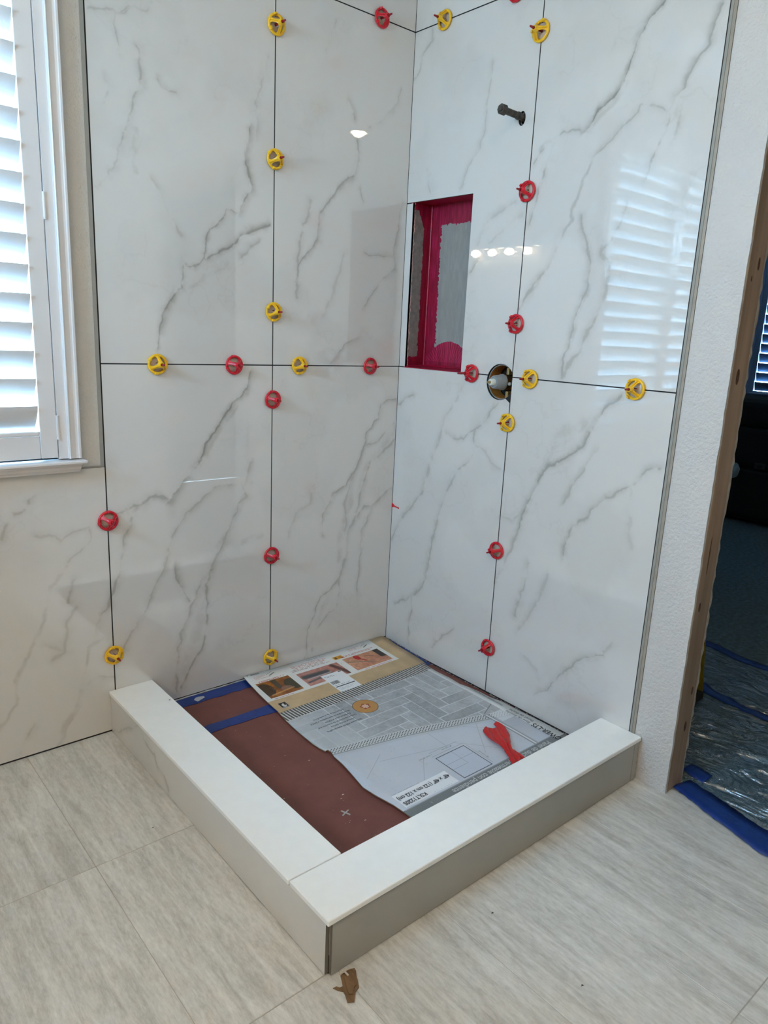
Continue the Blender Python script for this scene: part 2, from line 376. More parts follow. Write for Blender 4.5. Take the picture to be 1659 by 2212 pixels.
def floor_mat():
    m = D.materials.new('travertine_look'); m.use_nodes = True; t = m.node_tree; p = t.nodes['Principled BSDF']; N = t.nodes.new; Lk = t.links.new
    ge = N('ShaderNodeNewGeometry'); oi = N('ShaderNodeObjectInfo'); ad = N('ShaderNodeVectorMath'); ad.operation = 'ADD'
    mu = N('ShaderNodeVectorMath'); mu.operation = 'SCALE'; mu.inputs[3].default_value = 9
    cb = N('ShaderNodeCombineXYZ'); Lk(oi.outputs['Random'], cb.inputs[0]); Lk(oi.outputs['Random'], cb.inputs[2]); Lk(cb.outputs[0], mu.inputs[0])
    Lk(ge.outputs['Position'], ad.inputs[0]); Lk(mu.outputs[0], ad.inputs[1])
    def ns(sc, s, det, rough=.6, dist=0):
        mp = N('ShaderNodeMapping'); mp.inputs['Scale'].default_value = sc; Lk(ad.outputs[0], mp.inputs[0])
        n = N('ShaderNodeTexNoise'); n.inputs['Scale'].default_value = s; n.inputs['Detail'].default_value = det; n.inputs['Roughness'].default_value = rough; n.inputs['Distortion'].default_value = dist
        Lk(mp.outputs[0], n.inputs[0]); return n
    a = ns((1, .11, 1), 42, 8, .72, .9); b = ns((1, .10, 1), 12, 5, .6, 1.6); c = ns((1, .32, 1), 120, 4, .75)
    r = N('ShaderNodeValToRGB'); e = r.color_ramp.elements; e[0].position = .34; e[0].color = (.36, .345, .315, 1); e[1].position = .64; e[1].color = (.80, .785, .75, 1)
    q = e.new(.5); q.color = (.61, .595, .56, 1)
    mx = N('ShaderNodeMix'); mx.data_type = 'FLOAT'; mx.inputs[0].default_value = .40; Lk(a.outputs['Fac'], mx.inputs[2]); Lk(b.outputs['Fac'], mx.inputs[3])
    m2 = N('ShaderNodeMix'); m2.data_type = 'FLOAT'; m2.inputs[0].default_value = .30; Lk(mx.outputs[0], m2.inputs[2]); Lk(c.outputs['Fac'], m2.inputs[3])
    Lk(m2.outputs[0], r.inputs[0]); Lk(r.outputs[0], p.inputs['Base Color'])
    bu = N('ShaderNodeBump'); bu.inputs['Strength'].default_value = .25; bu.inputs['Distance'].default_value = .001; Lk(m2.outputs[0], bu.inputs['Height']); Lk(bu.outputs[0], p.inputs['Normal'])
    p.inputs['Roughness'].default_value = .42; return m
m_floor = floor_mat()
m_grout = mat('floor_grout', (.42, .39, .35), .9)
def glass_mat():
    m = D.materials.new('window_glass'); m.use_nodes = True; t = m.node_tree; t.nodes.clear(); N = t.nodes.new
    o = N('ShaderNodeOutputMaterial'); mx = N('ShaderNodeMixShader'); tr = N('ShaderNodeBsdfTransparent'); gl = N('ShaderNodeBsdfGlossy'); gl.inputs['Roughness'].default_value = .01
    fr = N('ShaderNodeFresnel'); fr.inputs[0].default_value = 1.45; tr.inputs[0].default_value = (.93, .97, .97, 1)
    t.links.new(fr.outputs[0], mx.inputs[0]); t.links.new(tr.outputs[0], mx.inputs[1]); t.links.new(gl.outputs[0], mx.inputs[2]); t.links.new(mx.outputs[0], o.inputs[0]); return m
m_glass = glass_mat()

# ------------------------------------------------------------ floor
XW, YW = -3.25, -3.7            # far sides of the bathroom
b = MB().box(XW, .118, YW, 0.14, -.06, -.0012); floor = b.build('floor', m_grout); tag(floor, kind='structure')
xs = [-1.5095+.305*k for k in range(-6, 5)]; ys = [.11, -.6165, -1.2455, -1.8635, -2.4825, -3.10, -3.72]
xs = [XW]+[x for x in xs if x > XW+.05]+[.05]
for i in range(len(xs)-1):
    for j in range(len(ys)-1):
        x0, x1, y1, y0 = xs[i]+.0007, xs[i+1]-.0007, ys[j]-.0011, ys[j+1]+.0011
        if y0 < YW: y0 = YW
        if x1 < -3.2: continue
        if x0 > -1.1 and y0 > -1.2: continue        # under the shower pan
        xm, ym = (x0+x1)/2, (y0+y1)/2
        MB().box(x0, x1, y0, y1, -.012, 0).build('tile', m_floor, floor, bevel=.0008, segs=1)
# ------------------------------------------------------------ left wall with its window
WX0, WX1, WZ0, WZ1 = -2.79, -1.325, .955, 2.46
b = MB()
b.box(WX1, .118, .0016, .14, 0, ZC); b.box(XW, WX0, .0016, .14, 0, ZC); b.box(WX0, WX1, .0016, .14, 0, WZ0); b.box(WX0, WX1, .0016, .14, WZ1, ZC)
wl = tag(b.build('wall_left', m_thin), kind='structure')
b = MB(); PX = -1.2335
b.box(WX1, PX, .0005, .0095, .9285, ZC); b.box(XW, WX0, .0005, .0095, .9285, ZC); b.box(WX0, WX1, .0005, .0095, .9285, WZ0); b.box(WX0, WX1, .0005, .0095, WZ1, ZC)
b.build('drywall', m_paint, wl)
def rect(a0, a1, b0, b1): return [(a0, b0), (a1, b0), (a1, b1), (a0, b1)]
def wtile(par, loops, fn, m, h0=0.0, h1=.0095): return body_edges(MB().prism(loops, fn, h0, h1).build('tile', m, par), m_body, (0, -1, 0) if fn is XZ else (-1, 0, 0))
zb = .0495
for x0, x1 in ((XB+G, XA-G), (XA+G, -.0014)):
    wtile(wl, [rect(x0, x1, zb, Z1-G)], XZ, m_tileL); wtile(wl, [rect(x0, x1, Z1+G, Z2-G)], XZ, m_tileL); wtile(wl, [rect(x0, x1, Z2+G, ZC)], XZ, m_tileL)
wtile(wl, [rect(-2.4410, XB-G, .006, .9225)], XZ, m_tileL); wtile(wl, [rect(XW, -2.4434, .006, .9225)], XZ, m_tileL)
MB().box(-1.2222, -1.2335, -.0012, .0095, .9285, ZC).build('metal_edging', m_metal, wl)
MB().box(-1.2222, -3.2, -.0012, .0095, .9235, .9285).build('metal_edging', m_metal, wl)
# window 1: plantation shutters in a moulded frame
def shutter_window(name, T, spans, z0, z1, zr0, zr1, pitch, sign_mat, lmat, frame_w=.063, hinges=True, tilt=34, glass_h=.10):
    """T(a, h, z): a along the wall, h out of the wall (room side negative); spans: (a0, a1) of each panel, a1 > a0"""
    root = empty(name, T(spans[0][1], 0, z0), 'structure'); org = Vector(T(spans[0][1], 0, z0))
    def bb(a0, a1, h0, h1, zz0, zz1):
        b = MB(); v = [T(a, h, z) for z in (zz0, zz1) for h in (h0, h1) for a in (a0, a1)]
        b.add(v, [(0, 2, 3, 1), (4, 5, 7, 6), (0, 1, 5, 4), (2, 6, 7, 3), (0, 4, 6, 2), (1, 3, 7, 5)]); return b
    def fin(b, n, m, par=root, **k):
        o = b.build(n, m, None, **k); o.parent = par; o.matrix_parent_inverse = Matrix.Translation(-org); return o
    A0, A1 = spans[0][0]-.001, spans[-1][1]+.001
    if A0 > A1: A0, A1 = A1, A0
    # moulded casing: profile from the panel edge (s = 0) outward
    prof = [(0, .01), (0, -.018), (.0255, -.018), (.0265, -.030), (.0290, -.032), (.0315, -.030), (.034, -.027), (.048, -.0235), (.054, -.025), (.056, -.0285), (.0615, -.0285), (frame_w, -.025), (frame_w, .002), (.030, .002), (.030, .05), (.002, .05)]
    def side(p0, p1, od):      # jamb of the casing extruded between two z
        b = MB(); n = len(prof); vs = [T(p0[0]+od*s, h, zz) for zz in (p0[1], p1[1]) for s, h in prof]
        fs = [(i, (i+1) % n, (i+1) % n+n, i+n) for i in range(n)]+[tuple(range(n)), tuple(range(n, 2*n))]; return b.add(vs, fs)
    fin(side((A1, z0), (A1, z1+frame_w), 1), 'window_frame', m_white); fin(side((A0, z0), (A0, z1+frame_w), -1), 'window_frame', m_white)
    b = MB(); n = len(prof); vs = [T(a, h, z1+s) for a in (A0-.02, A1+.02) for s, h in prof]
    fin(b.add(vs, [(i, (i+1) % n, (i+1) % n+n, i+n) for i in range(n)]+[tuple(range(n)), tuple(range(n, 2*n))]), 'window_frame', m_white)
    fin(bb(A0-.03, A1+.03, .03, .05, z0-.0, z0+.004), 'window_frame', m_white)
    for a0, a1 in spans:
        sw = .0495
        for q0, q1 in ((a0, a0+sw), (a1-sw, a1)):
            fin(bb(q0+.0012, q1-.0012, -.016, .014, z0+.004, z1-.004), 'stile', m_white, bevel=.0015)
        fin(bb(a0+sw, a1-sw, -.0135, .012, z0+.004, zr0-.014), 'rail', m_white, bevel=.0015)
        fin(bb(a0+sw, a1-sw, -.0165, .012, zr0-.013, zr0), 'rail_bead', m_white, bevel=.003)
        fin(bb(a0+sw, a1-sw, -.0135, .012, zr1, z1-.004), 'rail', m_white, bevel=.0015)
        nl = int(round((zr1-zr0)/pitch)); ph = (zr1-zr0)/nl; th = math.radians(tilt); src = None
        ch = .0445
        for k in range(nl):
            zc = zr0+ph*(k+.5); L0, L1 = a0+sw+.0022, a1-sw-.0022
            if src is None:
                m = 10; pr = []
                for s_ in (1, -1):
                    for i in range(m+1):
                        u = -ch+2*ch*i/m; u = u if s_ == 1 else -u; t_ = .0055*math.sqrt(max(0, 1-(u/ch)**2))*s_
                        pr.append((u, t_))
                pr = pr[:m+1]+pr[m+2:-1]
                # chord direction: room edge up
                vs = []
                for a in (L0, L1):
                    for u, t_ in pr:
                        h = -u*math.sin(th)+t_*math.cos(th); z = u*math.cos(th)+t_*math.sin(th); vs.append(T(a, h, z))
                n = len(pr); b = MB().add(vs, [(i, (i+1) % n, (i+1) % n+n, i+n) for i in range(n)]+[tuple(range(n)), tuple(range(n, 2*n))])
                o = b.build('louver', lmat, None, smooth=True); src = o
            else:
                o = src.copy(); COL.objects.link(o)
            o.parent = root; o.matrix_parent_inverse = Matrix.Translation(-org); o.location = (0, 0, zc)
        if hinges:
            for hz in (z0+.095, z0+.712, z1-.12):
                if a1 == spans[-1][1] if True else False:
                    b = MB(); p = T(a1+.001, -.019, 0); b.tube([(p[0], p[1], hz-.036), (p[0], p[1], hz+.036)], .0042, 12); b.tube([(p[0], p[1], hz-.0008), (p[0], p[1], hz+.0008)], .0048, 12)
                    fin(b, 'hinge', m_white, smooth=True)
    fin(bb(A0-.02, A1+.02, glass_h, glass_h+.004, z0-.01, z1+.01), 'pane', m_glass)
    b = bb(A0-.025, A0+.02, glass_h-.02, glass_h+.02, z0-.02, z1+.02)
    for q in ((A1-.02, A1+.025, z0-.02, z1+.02), (A0, A1, z0-.02, z0+.02), (A0, A1, z1-.02, z1+.02), ((A0+A1)/2-.02, (A0+A1)/2+.02, z0, z1)):
        c = bb(q[0], q[1], glass_h-.02, glass_h+.02, q[2], q[3]); b.add(c.v, c.f)
    fin(b, 'sash', m_white)
    return root, fin, bb
T1 = lambda a, h, z: (a, h, z)
win, fin, bb = shutter_window('window_1', T1, [(-2.729, -2.0455), (-2.0435, -1.3615)], .9615, 2.395, 1.046, 2.300, .0784, None, m_louver)
fin(bb(-2.83, -1.288, -.052, .0095, .9475, .9575), 'window_sill', m_white, bevel=.003)
b = MB(); pr = [(-.046, .9475), (-.046, .9435), (-.036, .940), (-.034, .931), (-.024, .924), (-.022, .9195), (.0024, .9195), (.0024, .9475)]
n = len(pr); b.add([(x, h, z) for x in (-2.80, -1.3035) for h, z in pr], [(i, (i+1) % n, (i+1) % n+n, i+n) for i in range(n)]+[tuple(range(n)), tuple(range(n, 2*n))])
fin(b, 'sill_moulding', m_white)

# ------------------------------------------------------------ right wall, niche and valve opening
NY0, NY1, NZ0, NZ1 = -.352, -.036, 1.2445, 1.8700
VY, VZ, VR = -.5480, 1.2225, .0640
outer = [(.0016, 0), (.0016, ZC), (YD-.0205, ZC), (YD-.0205, 0)]
b = MB().prism([outer, rect(NY0-.010, NY1+.012, NZ0-.010, NZ1+.016)[::-1], circ(VY, VZ, VR-.0015, 40)[::-1], circ(-.549, 2.0805, .013, 20, ry=.020)[::-1]], YZ, .0016, .0225)
b.box(.113, .118, YD-.02, 0, 0, ZC); b.box(.0225, .118, YD-.0205, YD+.02, 0, ZC)
wr = tag(b.build('wall_right', m_thin), kind='structure')
za = .0355
UL = [(-.0014, NZ1+.001), (-.0014, Z2-G), (YC+G, Z2-G), (YC+G, VZ+math.sqrt(VR**2-(YC+G-VY)**2))]
a_ = math.atan2(math.sqrt(VR**2-(YC+G-VY)**2), YC+G-VY); a1 = math.asin((Z1+G-VZ)/VR)
UL += [(VY+VR*math.cos(a_+(a1-a_)*i/14), VZ+VR*math.sin(a_+(a1-a_)*i/14)) for i in range(1, 15)]
UL += [(NY0, Z1+G), (NY0, NZ1+.001)]
wtile(wr, [UL, circ(-.549, 2.0805, .0145, 24, ry=.0225)[::-1]], YZ, m_tileR)
wtile(wr, [rect(NY1+.0005, -.0014, Z1+G, NZ1-.003)], YZ, m_tileR)
a0 = math.asin((Z1-G-VZ)/VR)
LL = [(-.0014, za), (-.0014, Z1-G)]+[(VY+VR*math.cos(a0+(-math.pi*.66-a0)*i/18), VZ+VR*math.sin(a0+(-math.pi*.66-a0)*i/18)) for i in range(19)]
LL = [p for p in LL if p[0] > YC+G+.001]+[(YC+G, VZ-VR-.006), (YC+G, za)]
wtile(wr, [LL], YZ, m_tileR)
wtile(wr, [rect(YD, YC-G, za, Z1-G)], YZ, m_tileR); wtile(wr, [rect(YD, YC-G, Z1+G, Z2-G)], YZ, m_tileR)
wtile(wr, [rect(YC+G, -.0014, Z2+G, ZC)], YZ, m_tileR); wtile(wr, [rect(YD, YC-G, Z2+G, ZC)], YZ, m_tileR)
MB().box(-.0010, .0095, YD-.0112, YD-.0034, 0, ZC).build('metal_edging', m_metal, wr)
MB().box(.0005, .0095, YD-.0205, YD-.0114, 0, ZC).build('edge_filler', m_metal2, wr)
DY = -1.3605
b = MB()
rr = random.Random(3); zs = [i*.03 for i in range(int(ZC/.03)+1)]+[ZC]
prf = [(DY+rr.uniform(-.0012, .0012), z) for z in zs]
b.prism([[(YD-.0205, ZC), (YD-.0205, 0)]+prf], YZ, .0035, .014); b.build('drywall', m_paintR, wr)
# painted recess (niche)
H_, W_ = 700, 360; N1 = fbm(H_, W_, 40, 5, 51, .25); N2 = fbm(H_, W_, 12, 4, 52, 3)
yy, xx = np.mgrid[0:H_, 0:W_]; V_ = NZ0+(NZ1-NZ0)*yy/H_; U_ = -(NY1-.36*(xx/W_)*.9)   # U: distance from the corner
red = np.array([150, 18, 55.])/255*np.ones((H_, W_, 3)); gray = np.array([150, 150, 147.])/255
nb = fbm(H_, W_, 9, 3, 53)
fan = 1.352-((U_-.175)/.13)**2*.07
mk = ((U_ > .092+(nb-.5)*.02+(1.8-V_)*.008) & (V_ < 1.797+(nb-.5)*.022) & (V_ > np.where(abs(U_-.175) < .13, fan, 1.29)+(nb-.5)*.008)).astype(float)
strk = fbm(H_, W_, 60, 4, 54, .08); red = red*(.72+.55*strk[..., None]); mag = np.clip((strk-.5)*2, 0, 1)[..., None]; red = red*(1-mag*.5)+np.array([165, 60, 110.])/255*mag*.5
rad = np.sin(np.arctan2(V_-1.20, U_-.175)*70)*.5+.5; fm = ((V_ < fan)*(V_ > 1.27)*(abs(U_-.175) < .13))[..., None]*(rad*.16)[..., None]; red = red+fm*np.array([.7, .5, .6])
arr = red*(1-mk[..., None])+gray*mk[..., None]*(.93+.12*N1[..., None])
im = image('niche_back', arr); m_nb = D.materials.new('niche_back'); m_nb.use_nodes = True; t = m_nb.node_tree
n = pos_image(t, im, 1, 2, NY1, -.324, NZ0, NZ1-NZ0); t.links.new(n.outputs[0], t.nodes['Principled BSDF'].inputs['Base Color']); t.nodes['Principled BSDF'].inputs['Roughness'].default_value = .45
# side: u = depth
H_, W_ = 700, 130; yy, xx = np.mgrid[0:H_, 0:W_]; V_ = NZ0+(NZ1-NZ0)*yy/H_; U_ = xx/W_*.108; nb = fbm(H_, W_, 14, 4, 63); strk = fbm(H_, W_, 60, 4, 64, .1)
red = np.array([135, 12, 45.])/255*(.7+.6*strk[..., None])*np.ones((H_, W_, 3))
mk = ((U_ < .064+(nb-.5)*.012-np.clip(V_-1.78, 0, 1)*.5) & (U_ > .004) & (V_ > 1.285+(nb-.5)*.02) & (V_ < 1.845)).astype(float)[..., None]
arr = red*(1-mk)+np.array([128, 124, 122.])/255*(.85+.25*nb[..., None])*mk
ed = ((U_ > .010+(nb-.5)*.012) & (U_ < .013+(nb-.5)*.012))[..., None]; arr = np.where(ed, np.array([235, 190, 185.])/255, arr); arr = np.where((U_ < .006)[..., None], np.array([140, 60, 80.])/255*(.6+.7*nb[..., None]), arr)
im = image('niche_side', arr); m_ns = D.materials.new('niche_side'); m_ns.use_nodes = True; t = m_ns.node_tree
n = pos_image(t, im, 0, 2, 0, .108, NZ0, NZ1-NZ0); t.links.new(n.outputs[0], t.nodes['Principled BSDF'].inputs['Base Color']); t.nodes['Principled BSDF'].inputs['Roughness'].default_value = .4
m_redp = mat('crimson_membrane', srgb(150, 12, 48)[:3], .35, bump=.5, bscale=60, var=.3, vscale=30)
ni = empty('niche_box', (.0095, -.19, NZ0), 'structure'); ni.parent = wr
MB().box(.105, .1128, -.362, -.032, NZ0-.012, NZ1+.012).build('niche_back', m_nb, wr)
MB().box(.0012, .108, -.0355, -.026, NZ0-.01, NZ1+.01).build('niche_side', m_ns, wr)
MB().box(.0012, .108, -.3625, -.353, NZ0-.01, NZ1+.01).build('niche_side', m_redp, wr)
b = MB(); b.add([(.0015, -.032, NZ0), (.0015, -.354, NZ0), (.107, -.354, NZ0+.004), (.107, -.032, NZ0+.004), (.0015, -.032, NZ0-.008), (.0015, -.354, NZ0-.008), (.107, -.354, NZ0-.008), (.107, -.032, NZ0-.008)], [(0, 1, 2, 3), (7, 6, 5, 4), (0, 4, 5, 1), (1, 5, 6, 2), (2, 6, 7, 3), (3, 7, 4, 0)])
b.build('niche_shelf', m_redp, wr)
MB().box(.0012, .108, -.362, -.026, NZ1+.003, NZ1+.014).build('niche_top', m_redp, wr)
b = MB()      # soft fillet of membrane in the inner corners
b.tube([(.104, -.037, NZ0+.004), (.104, -.037, NZ1)], .0055, 10, mi=0); b.tube([(.104, -.037, NZ0+.006), (.104, -.355, NZ0+.006)], .005, 10); b.tube([(.012, -.037, NZ0+.002), (.104, -.037, NZ0+.005)], .004, 10)
b.build('membrane_seam', m_redp, wr, smooth=True)
D.objects.remove(ni)
# rough doorway beyond the right wall
DO1 = -2.26; DZ = 2.10
dr = empty('door_1', (.08, DY, 0), 'structure'); inv = Matrix.Translation((-.08, -DY, 0))
def dfin(o): o.parent = dr; o.matrix_parent_inverse = inv; return o
dfin(MB().box(.0145, .1035, DY, DY+.038, 0, DZ).build('stud', m_wood, bevel=.002))
dfin(MB().box(.0145, .1035, DY+.0385, DY+.077, 0, DZ).build('stud', m_wood, bevel=.002))
dfin(MB().box(.0145, .1035, DO1-.038, DO1, 0, DZ).build('stud', m_wood, bevel=.002))
dfin(MB().box(.0145, .1035, DO1-.038, DY+.077, DZ, DZ+.14).build('header', m_wood, bevel=.002))
rr = random.Random(5); prf = [(DY+.002+rr.uniform(-.003, .0022), z) for z in [i*.022 for i in range(int(DZ/.022))]+[DZ]]
dfin(MB().prism([[(DY+.08, DZ), (DY+.08, 0)]+prf], YZ, .104, .1165).build('drywall_edge', m_core2))
# knots and split in the stud face
m_knot = mat('knot', (.085, .045, .028), .6, var=.4, vscale=90)
for x, z, rx, rz in ((.070, 1.60, .006, .017), (.040, 1.56, .003, .008), (.050, 1.30, .009, .022), (.040, .62, .006, .015), (.080, .335, .006, .014), (.070, .215, .007, .018), (.05, .78, .003, .06)):
    b = MB(); b.prism([circ(x, z, rx, 18, ry=rz)], XZ, DY-.0006, DY+.002); dfin(b.build('knot', m_knot))
wr2 = MB(); wr2.box(.0035, .1165, YW, DO1-.038, 0, ZC); wr2.box(.0035, .1165, DO1-.038, DY-.0018, DZ+.14, ZC)
wr2.build('drywall', m_paintR, wr)
# ------------------------------------------------------------ the rest of the bathroom shell
VW = (-1.35, -.45, 1.86, 2.40)      # high window added out of view for cool fill light: y0, y1, z0, z1
b = MB(); b.box(XW-.1, XW, YW-.1, VW[0], 0, ZC); b.box(XW-.1, XW, VW[1], .14, 0, ZC); b.box(XW-.1, XW, VW[0], VW[1], 0, VW[2]); b.box(XW-.1, XW, VW[0], VW[1], VW[3], ZC)
tag(b.build('wall_vanity', m_paint), kind='structure')
w3 = empty('added_fill_window', (XW-.05, -.90, 1.86), 'structure'); i3 = Matrix.Translation((-XW+.05, .90, -1.86))
for q in ((VW[0], VW[0]+.05, VW[2], VW[3]), (VW[1]-.05, VW[1], VW[2], VW[3]), (VW[0]+.05, VW[1]-.05, VW[2], VW[2]+.05), (VW[0]+.05, VW[1]-.05, VW[3]-.05, VW[3])):
    o = MB().box(XW-.07, XW-.03, q[0], q[1], q[2], q[3]).build('window_frame', m_white); o.parent = w3; o.matrix_parent_inverse = i3
o = MB().box(XW-.052, XW-.048, VW[0]+.05, VW[1]-.05, VW[2]+.05, VW[3]-.05).build('pane', m_glass); o.parent = w3; o.matrix_parent_inverse = i3
tag(MB().box(XW-.1, .118, YW-.1, YW, 0, ZC).build('wall_back', m_paint), kind='structure')
tag(MB().box(XW-.1, .118, YW-.1, .14, ZC, ZC+.1).build('ceiling', m_ceil), kind='structure')
# recessed ceiling lights
m_lens = emit('lamp_lens', WARM, LAMP_CEIL); m_trimw = mat('lamp_trim', (.85, .85, .84), .4)
def downlight(x, y, label):
    t = empty('ceiling_light', (x, y, ZC)); tag(t, label, 'ceiling light', 'recessed ceiling lights')
    o = MB().lathe([(.060, 0), (.088, 0), (.088, -.004), (.084, -.008), (.064, -.008), (.060, -.002)], 32, closed=True).build('trim_ring', m_trimw, t, smooth=True)
    o = MB().lathe([(.0, -.034), (.016, -.032), (.032, -.024), (.042, -.012), (.046, 0)], 32).build('lens', m_lens, t, smooth=True)
downlight(-1.42, -2.15, 'round recessed light set in the bathroom ceiling')
# vanity light bar
m_shade = emit('lamp_glass', WARM, LAMP_VANITY)
vl = empty('vanity_light', (XW, -2.28, 2.13)); tag(vl, 'four-lamp chrome vanity light bar on the wall opposite the shower valve', 'wall light')
m_chrome = mat('chrome', (.6, .6, .6), .15, metal=1)
MB().box(0, .025, -.42, .42, .03, .10).build('back_plate', m_chrome, vl, bevel=.006)
for k in range(4):
    y = -.30+.2*k
    MB().tube([(.02, y, .065), (.06, y, .07), (.085, y, .055), (.085, y, .03)], .009, 10).build('arm', m_chrome, vl, smooth=True)
    MB().lathe([(.012, .034), (.030, .030), (.034, .018), (.030, .018), (.026, .026), (.012, .030)], 20, closed=True, fn=lambda X, Y, Z, y=y: (.085+X, y+Y, Z)).build('socket_cup', m_chrome, vl, smooth=True)
    MB().lathe([(0, .024), (.018, .020), (.034, .004), (.038, -.014), (.030, -.032), (.014, -.040), (0, -.041)], 20, fn=lambda X, Y, Z, y=y: (.085+X, y+Y*1.25, Z)).build('bulb', m_shade, vl, smooth=True)
# ------------------------------------------------------------ shower curb
cu = empty('shower_curb', (EX, FY, 0)); tag(cu, 'L-shaped shower curb capped in white stone with grey porcelain faces', 'shower curb')
ci = Matrix.Translation((-EX, -FY, 0))
def cfin(o): o.parent = cu; o.matrix_parent_inverse = ci; return o
CT = .0145; ox, oy = EX+.0048, FY+.0048; IX, IY = EX+CW, FY+CW
cfin(MB().box(EX, IX, IY+.0038, -.0008, HC-CT-.0012, HC-.0012).build('cap', m_quartz, bevel=.0028, segs=3))
cfin(MB().box(EX, -.0012, FY, IY-.0004, HC-CT+.0005, HC+.0006).build('cap', m_quartz, bevel=.0028, segs=3))
b = MB(); b.prism([[(ox+.0096, 0), (ox+.0096, oy+.0096), (-.002, oy+.0096), (-.002, IY-.003), (IX-.003, IY-.003), (IX-.003, 0)]], lambda a, c, h: (a, c, h), .0, HC-CT-.0003); cfin(b.build('curb_core', m_thin))
FT = HC-CT-.0040; XYf = lambda a, c, h: (a, c, h)
cfin(body_edges(MB().box(ox, ox+.0095, oy+.0100, -.0005, .0022, FT).build('facing_tile', m_tileC), m_body, (-1, 0, 0)))
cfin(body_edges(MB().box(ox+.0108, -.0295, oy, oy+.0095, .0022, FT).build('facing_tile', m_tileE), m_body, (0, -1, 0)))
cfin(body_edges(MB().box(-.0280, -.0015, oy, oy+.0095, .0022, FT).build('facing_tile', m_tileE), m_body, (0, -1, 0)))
cfin(MB().box(ox+.0096, ox+.0104, oy+.0066, oy+.0099, .05, HC-CT-.001).build('joint_filler', m_metal2))
# ------------------------------------------------------------ shower tray
m_tray = mat('maroon_tray', (.175, .056, .044), .5, bump=.15, bscale=180, var=.10, vscale=18)
tr = empty('shower_tray', (-.55, -.55, 0)); tag(tr, 'maroon shower tray set inside the white-capped curb', 'shower tray')
ti = Matrix.Translation((.55, .55, 0))
def tfin(o): o.parent = tr; o.matrix_parent_inverse = ti; return o
b = MB(); ysn = [.0095-.02*i for i in range(60)]; ysn = [max(y, IY) for y in ysn if y > IY-.02]; xsn = [IX, IX/2, .0095]; n = len(xsn)
b.add([(x, y, hp(y)) for y in ysn for x in xsn]+[(x, y, hp(y)-.004) for y in ysn for x in xsn], [(i*n+j, i*n+j+1, (i+1)*n+j+1, (i+1)*n+j) for i in range(len(ysn)-1) for j in range(n-1)])
tfin(b.build('tray_panel', m_tray))
def strip(pts, hgt, name, m, par, inv, thick=.0006, fn=hp):
    """flat tape on the tray: pts is a closed outline (x, y)"""
    b = MB(); b.prism([pts], lambda a, c, h: (a, c, fn(c)+hgt+h), 0, thick); o = b.build(name, m)
    o.parent = par; o.matrix_parent_inverse = inv; return o
def wob(x0, y0, x1, y1, w0, w1, n=24, am=.002, seed=1):
    r_ = random.Random(seed); d = Vector((x1-x0, y1-y0)); pn = Vector((-d.y, d.x)).normalized(); A_ = []; B_ = []
    for i in range(n+1):
        p = Vector((x0, y0))+d*i/n; ww = w0+(w1-w0)*i/n
        A_.append(tuple(p+pn*(ww/2+r_.uniform(-am, am)))); B_.append(tuple(p-pn*(ww/2+r_.uniform(-am, am))))
    return A_+B_[::-1]
strip(wob(IX+.002, -.034, -.62, -.036, .052, .056, am=.003, seed=2), .0008, 'blue_tape', m_blue, tr, ti)
t2 = [(-1.088, -.232), (-1.04, -.225), (-.985, -.207), (-.93, -.210), (-.88, -.211), (-.80, -.209), (-.751, -.208), (-.66, -.222), (-.60, -.235), (-.60, -.285), (-.69, -.282), (-.751, -.263), (-.81, -.257), (-.884, -.258), (-.93, -.253), (-.984, -.256), (-1.04, -.268), (-1.088, -.275)]
strip(t2, .0012, 'blue_tape', m_blue, tr, ti)
strip(wob(-.012, -.02, -.012, -.30, .020, .022, am=.004, seed=4), .0008, 'blue_tape', m_blue, tr, ti)
strip(wob(IX, -.0035, -.01, -.0035, .006, .006, n=50, am=.002, seed=6), .0010, 'white_sealant', mat('sealant', (.45, .46, .46), .6, var=.3, vscale=60), tr, ti, thick=.0014)
m_rub = mat('mortar_crumbs', (.20, .19, .175), .9, bump=.8, bscale=120, var=.5, vscale=90)
b = MB(); rr = random.Random(9)
for i in range(220):
    y = -.02-rr.random()*1.06; x = -.002-rr.random()*.0045; s = rr.uniform(.0012, .0045); z = hp(y)+.001+rr.random()*.003
    b.add([(x-s, y, z), (x+s*.6, y-s, z), (x+s*.3, y+s, z), (x, y, z+s)], [(0, 1, 2), (0, 3, 1), (1, 3, 2), (2, 3, 0)])
o = tfin(b.build('mortar_crumbs', m_rub)); o['kind'] = 'stuff'
b = MB()
for i in range(60):
    x = rr.uniform(-1.07, -.80); y = rr.uniform(-1.05, -.04); s = rr.uniform(.0006, .0017); z = hp(y)+.0003
    b.add([(x-s, y-s*.3, z), (x+s*.8, y-s*.6, z), (x+s*.5, y+s, z), (x, y, z+s*.5)], [(0, 1, 2), (0, 3, 1), (1, 3, 2), (2, 3, 0)])
for x, y, s in ((-.819, -.581, .004), (-.866, -.512, .0025), (-.855, -.800, .003), (-.840, -.788, .005), (-.86, -.92, .004), (-.99, -.70, .003)):
    z = hp(y)+.0004; b.add([(x-s, y-s*.2, z), (x+s, y-s*.5, z), (x+s*.5, y+s*.6, z), (x, y, z+s*.3)], [(0, 1, 2), (0, 3, 1), (1, 3, 2), (2, 3, 0)])
o = tfin(b.build('plaster_specks', mat('speck', (.62, .56, .50), .8))); o['kind'] = 'stuff'
b = MB(); b.prism([[(-.020, -.03), (.03, -.01), (.03, .004), (.005, .014), (-.012, .012), (-.030, -.004)]], lambda a, c, h: (-.93+a*.7, -.034+c*.7, hp(-.03)+.0014+h), 0, .0007)
tfin(b.build('white_smear', mat('white_smear', (.42, .44, .46), .4)))
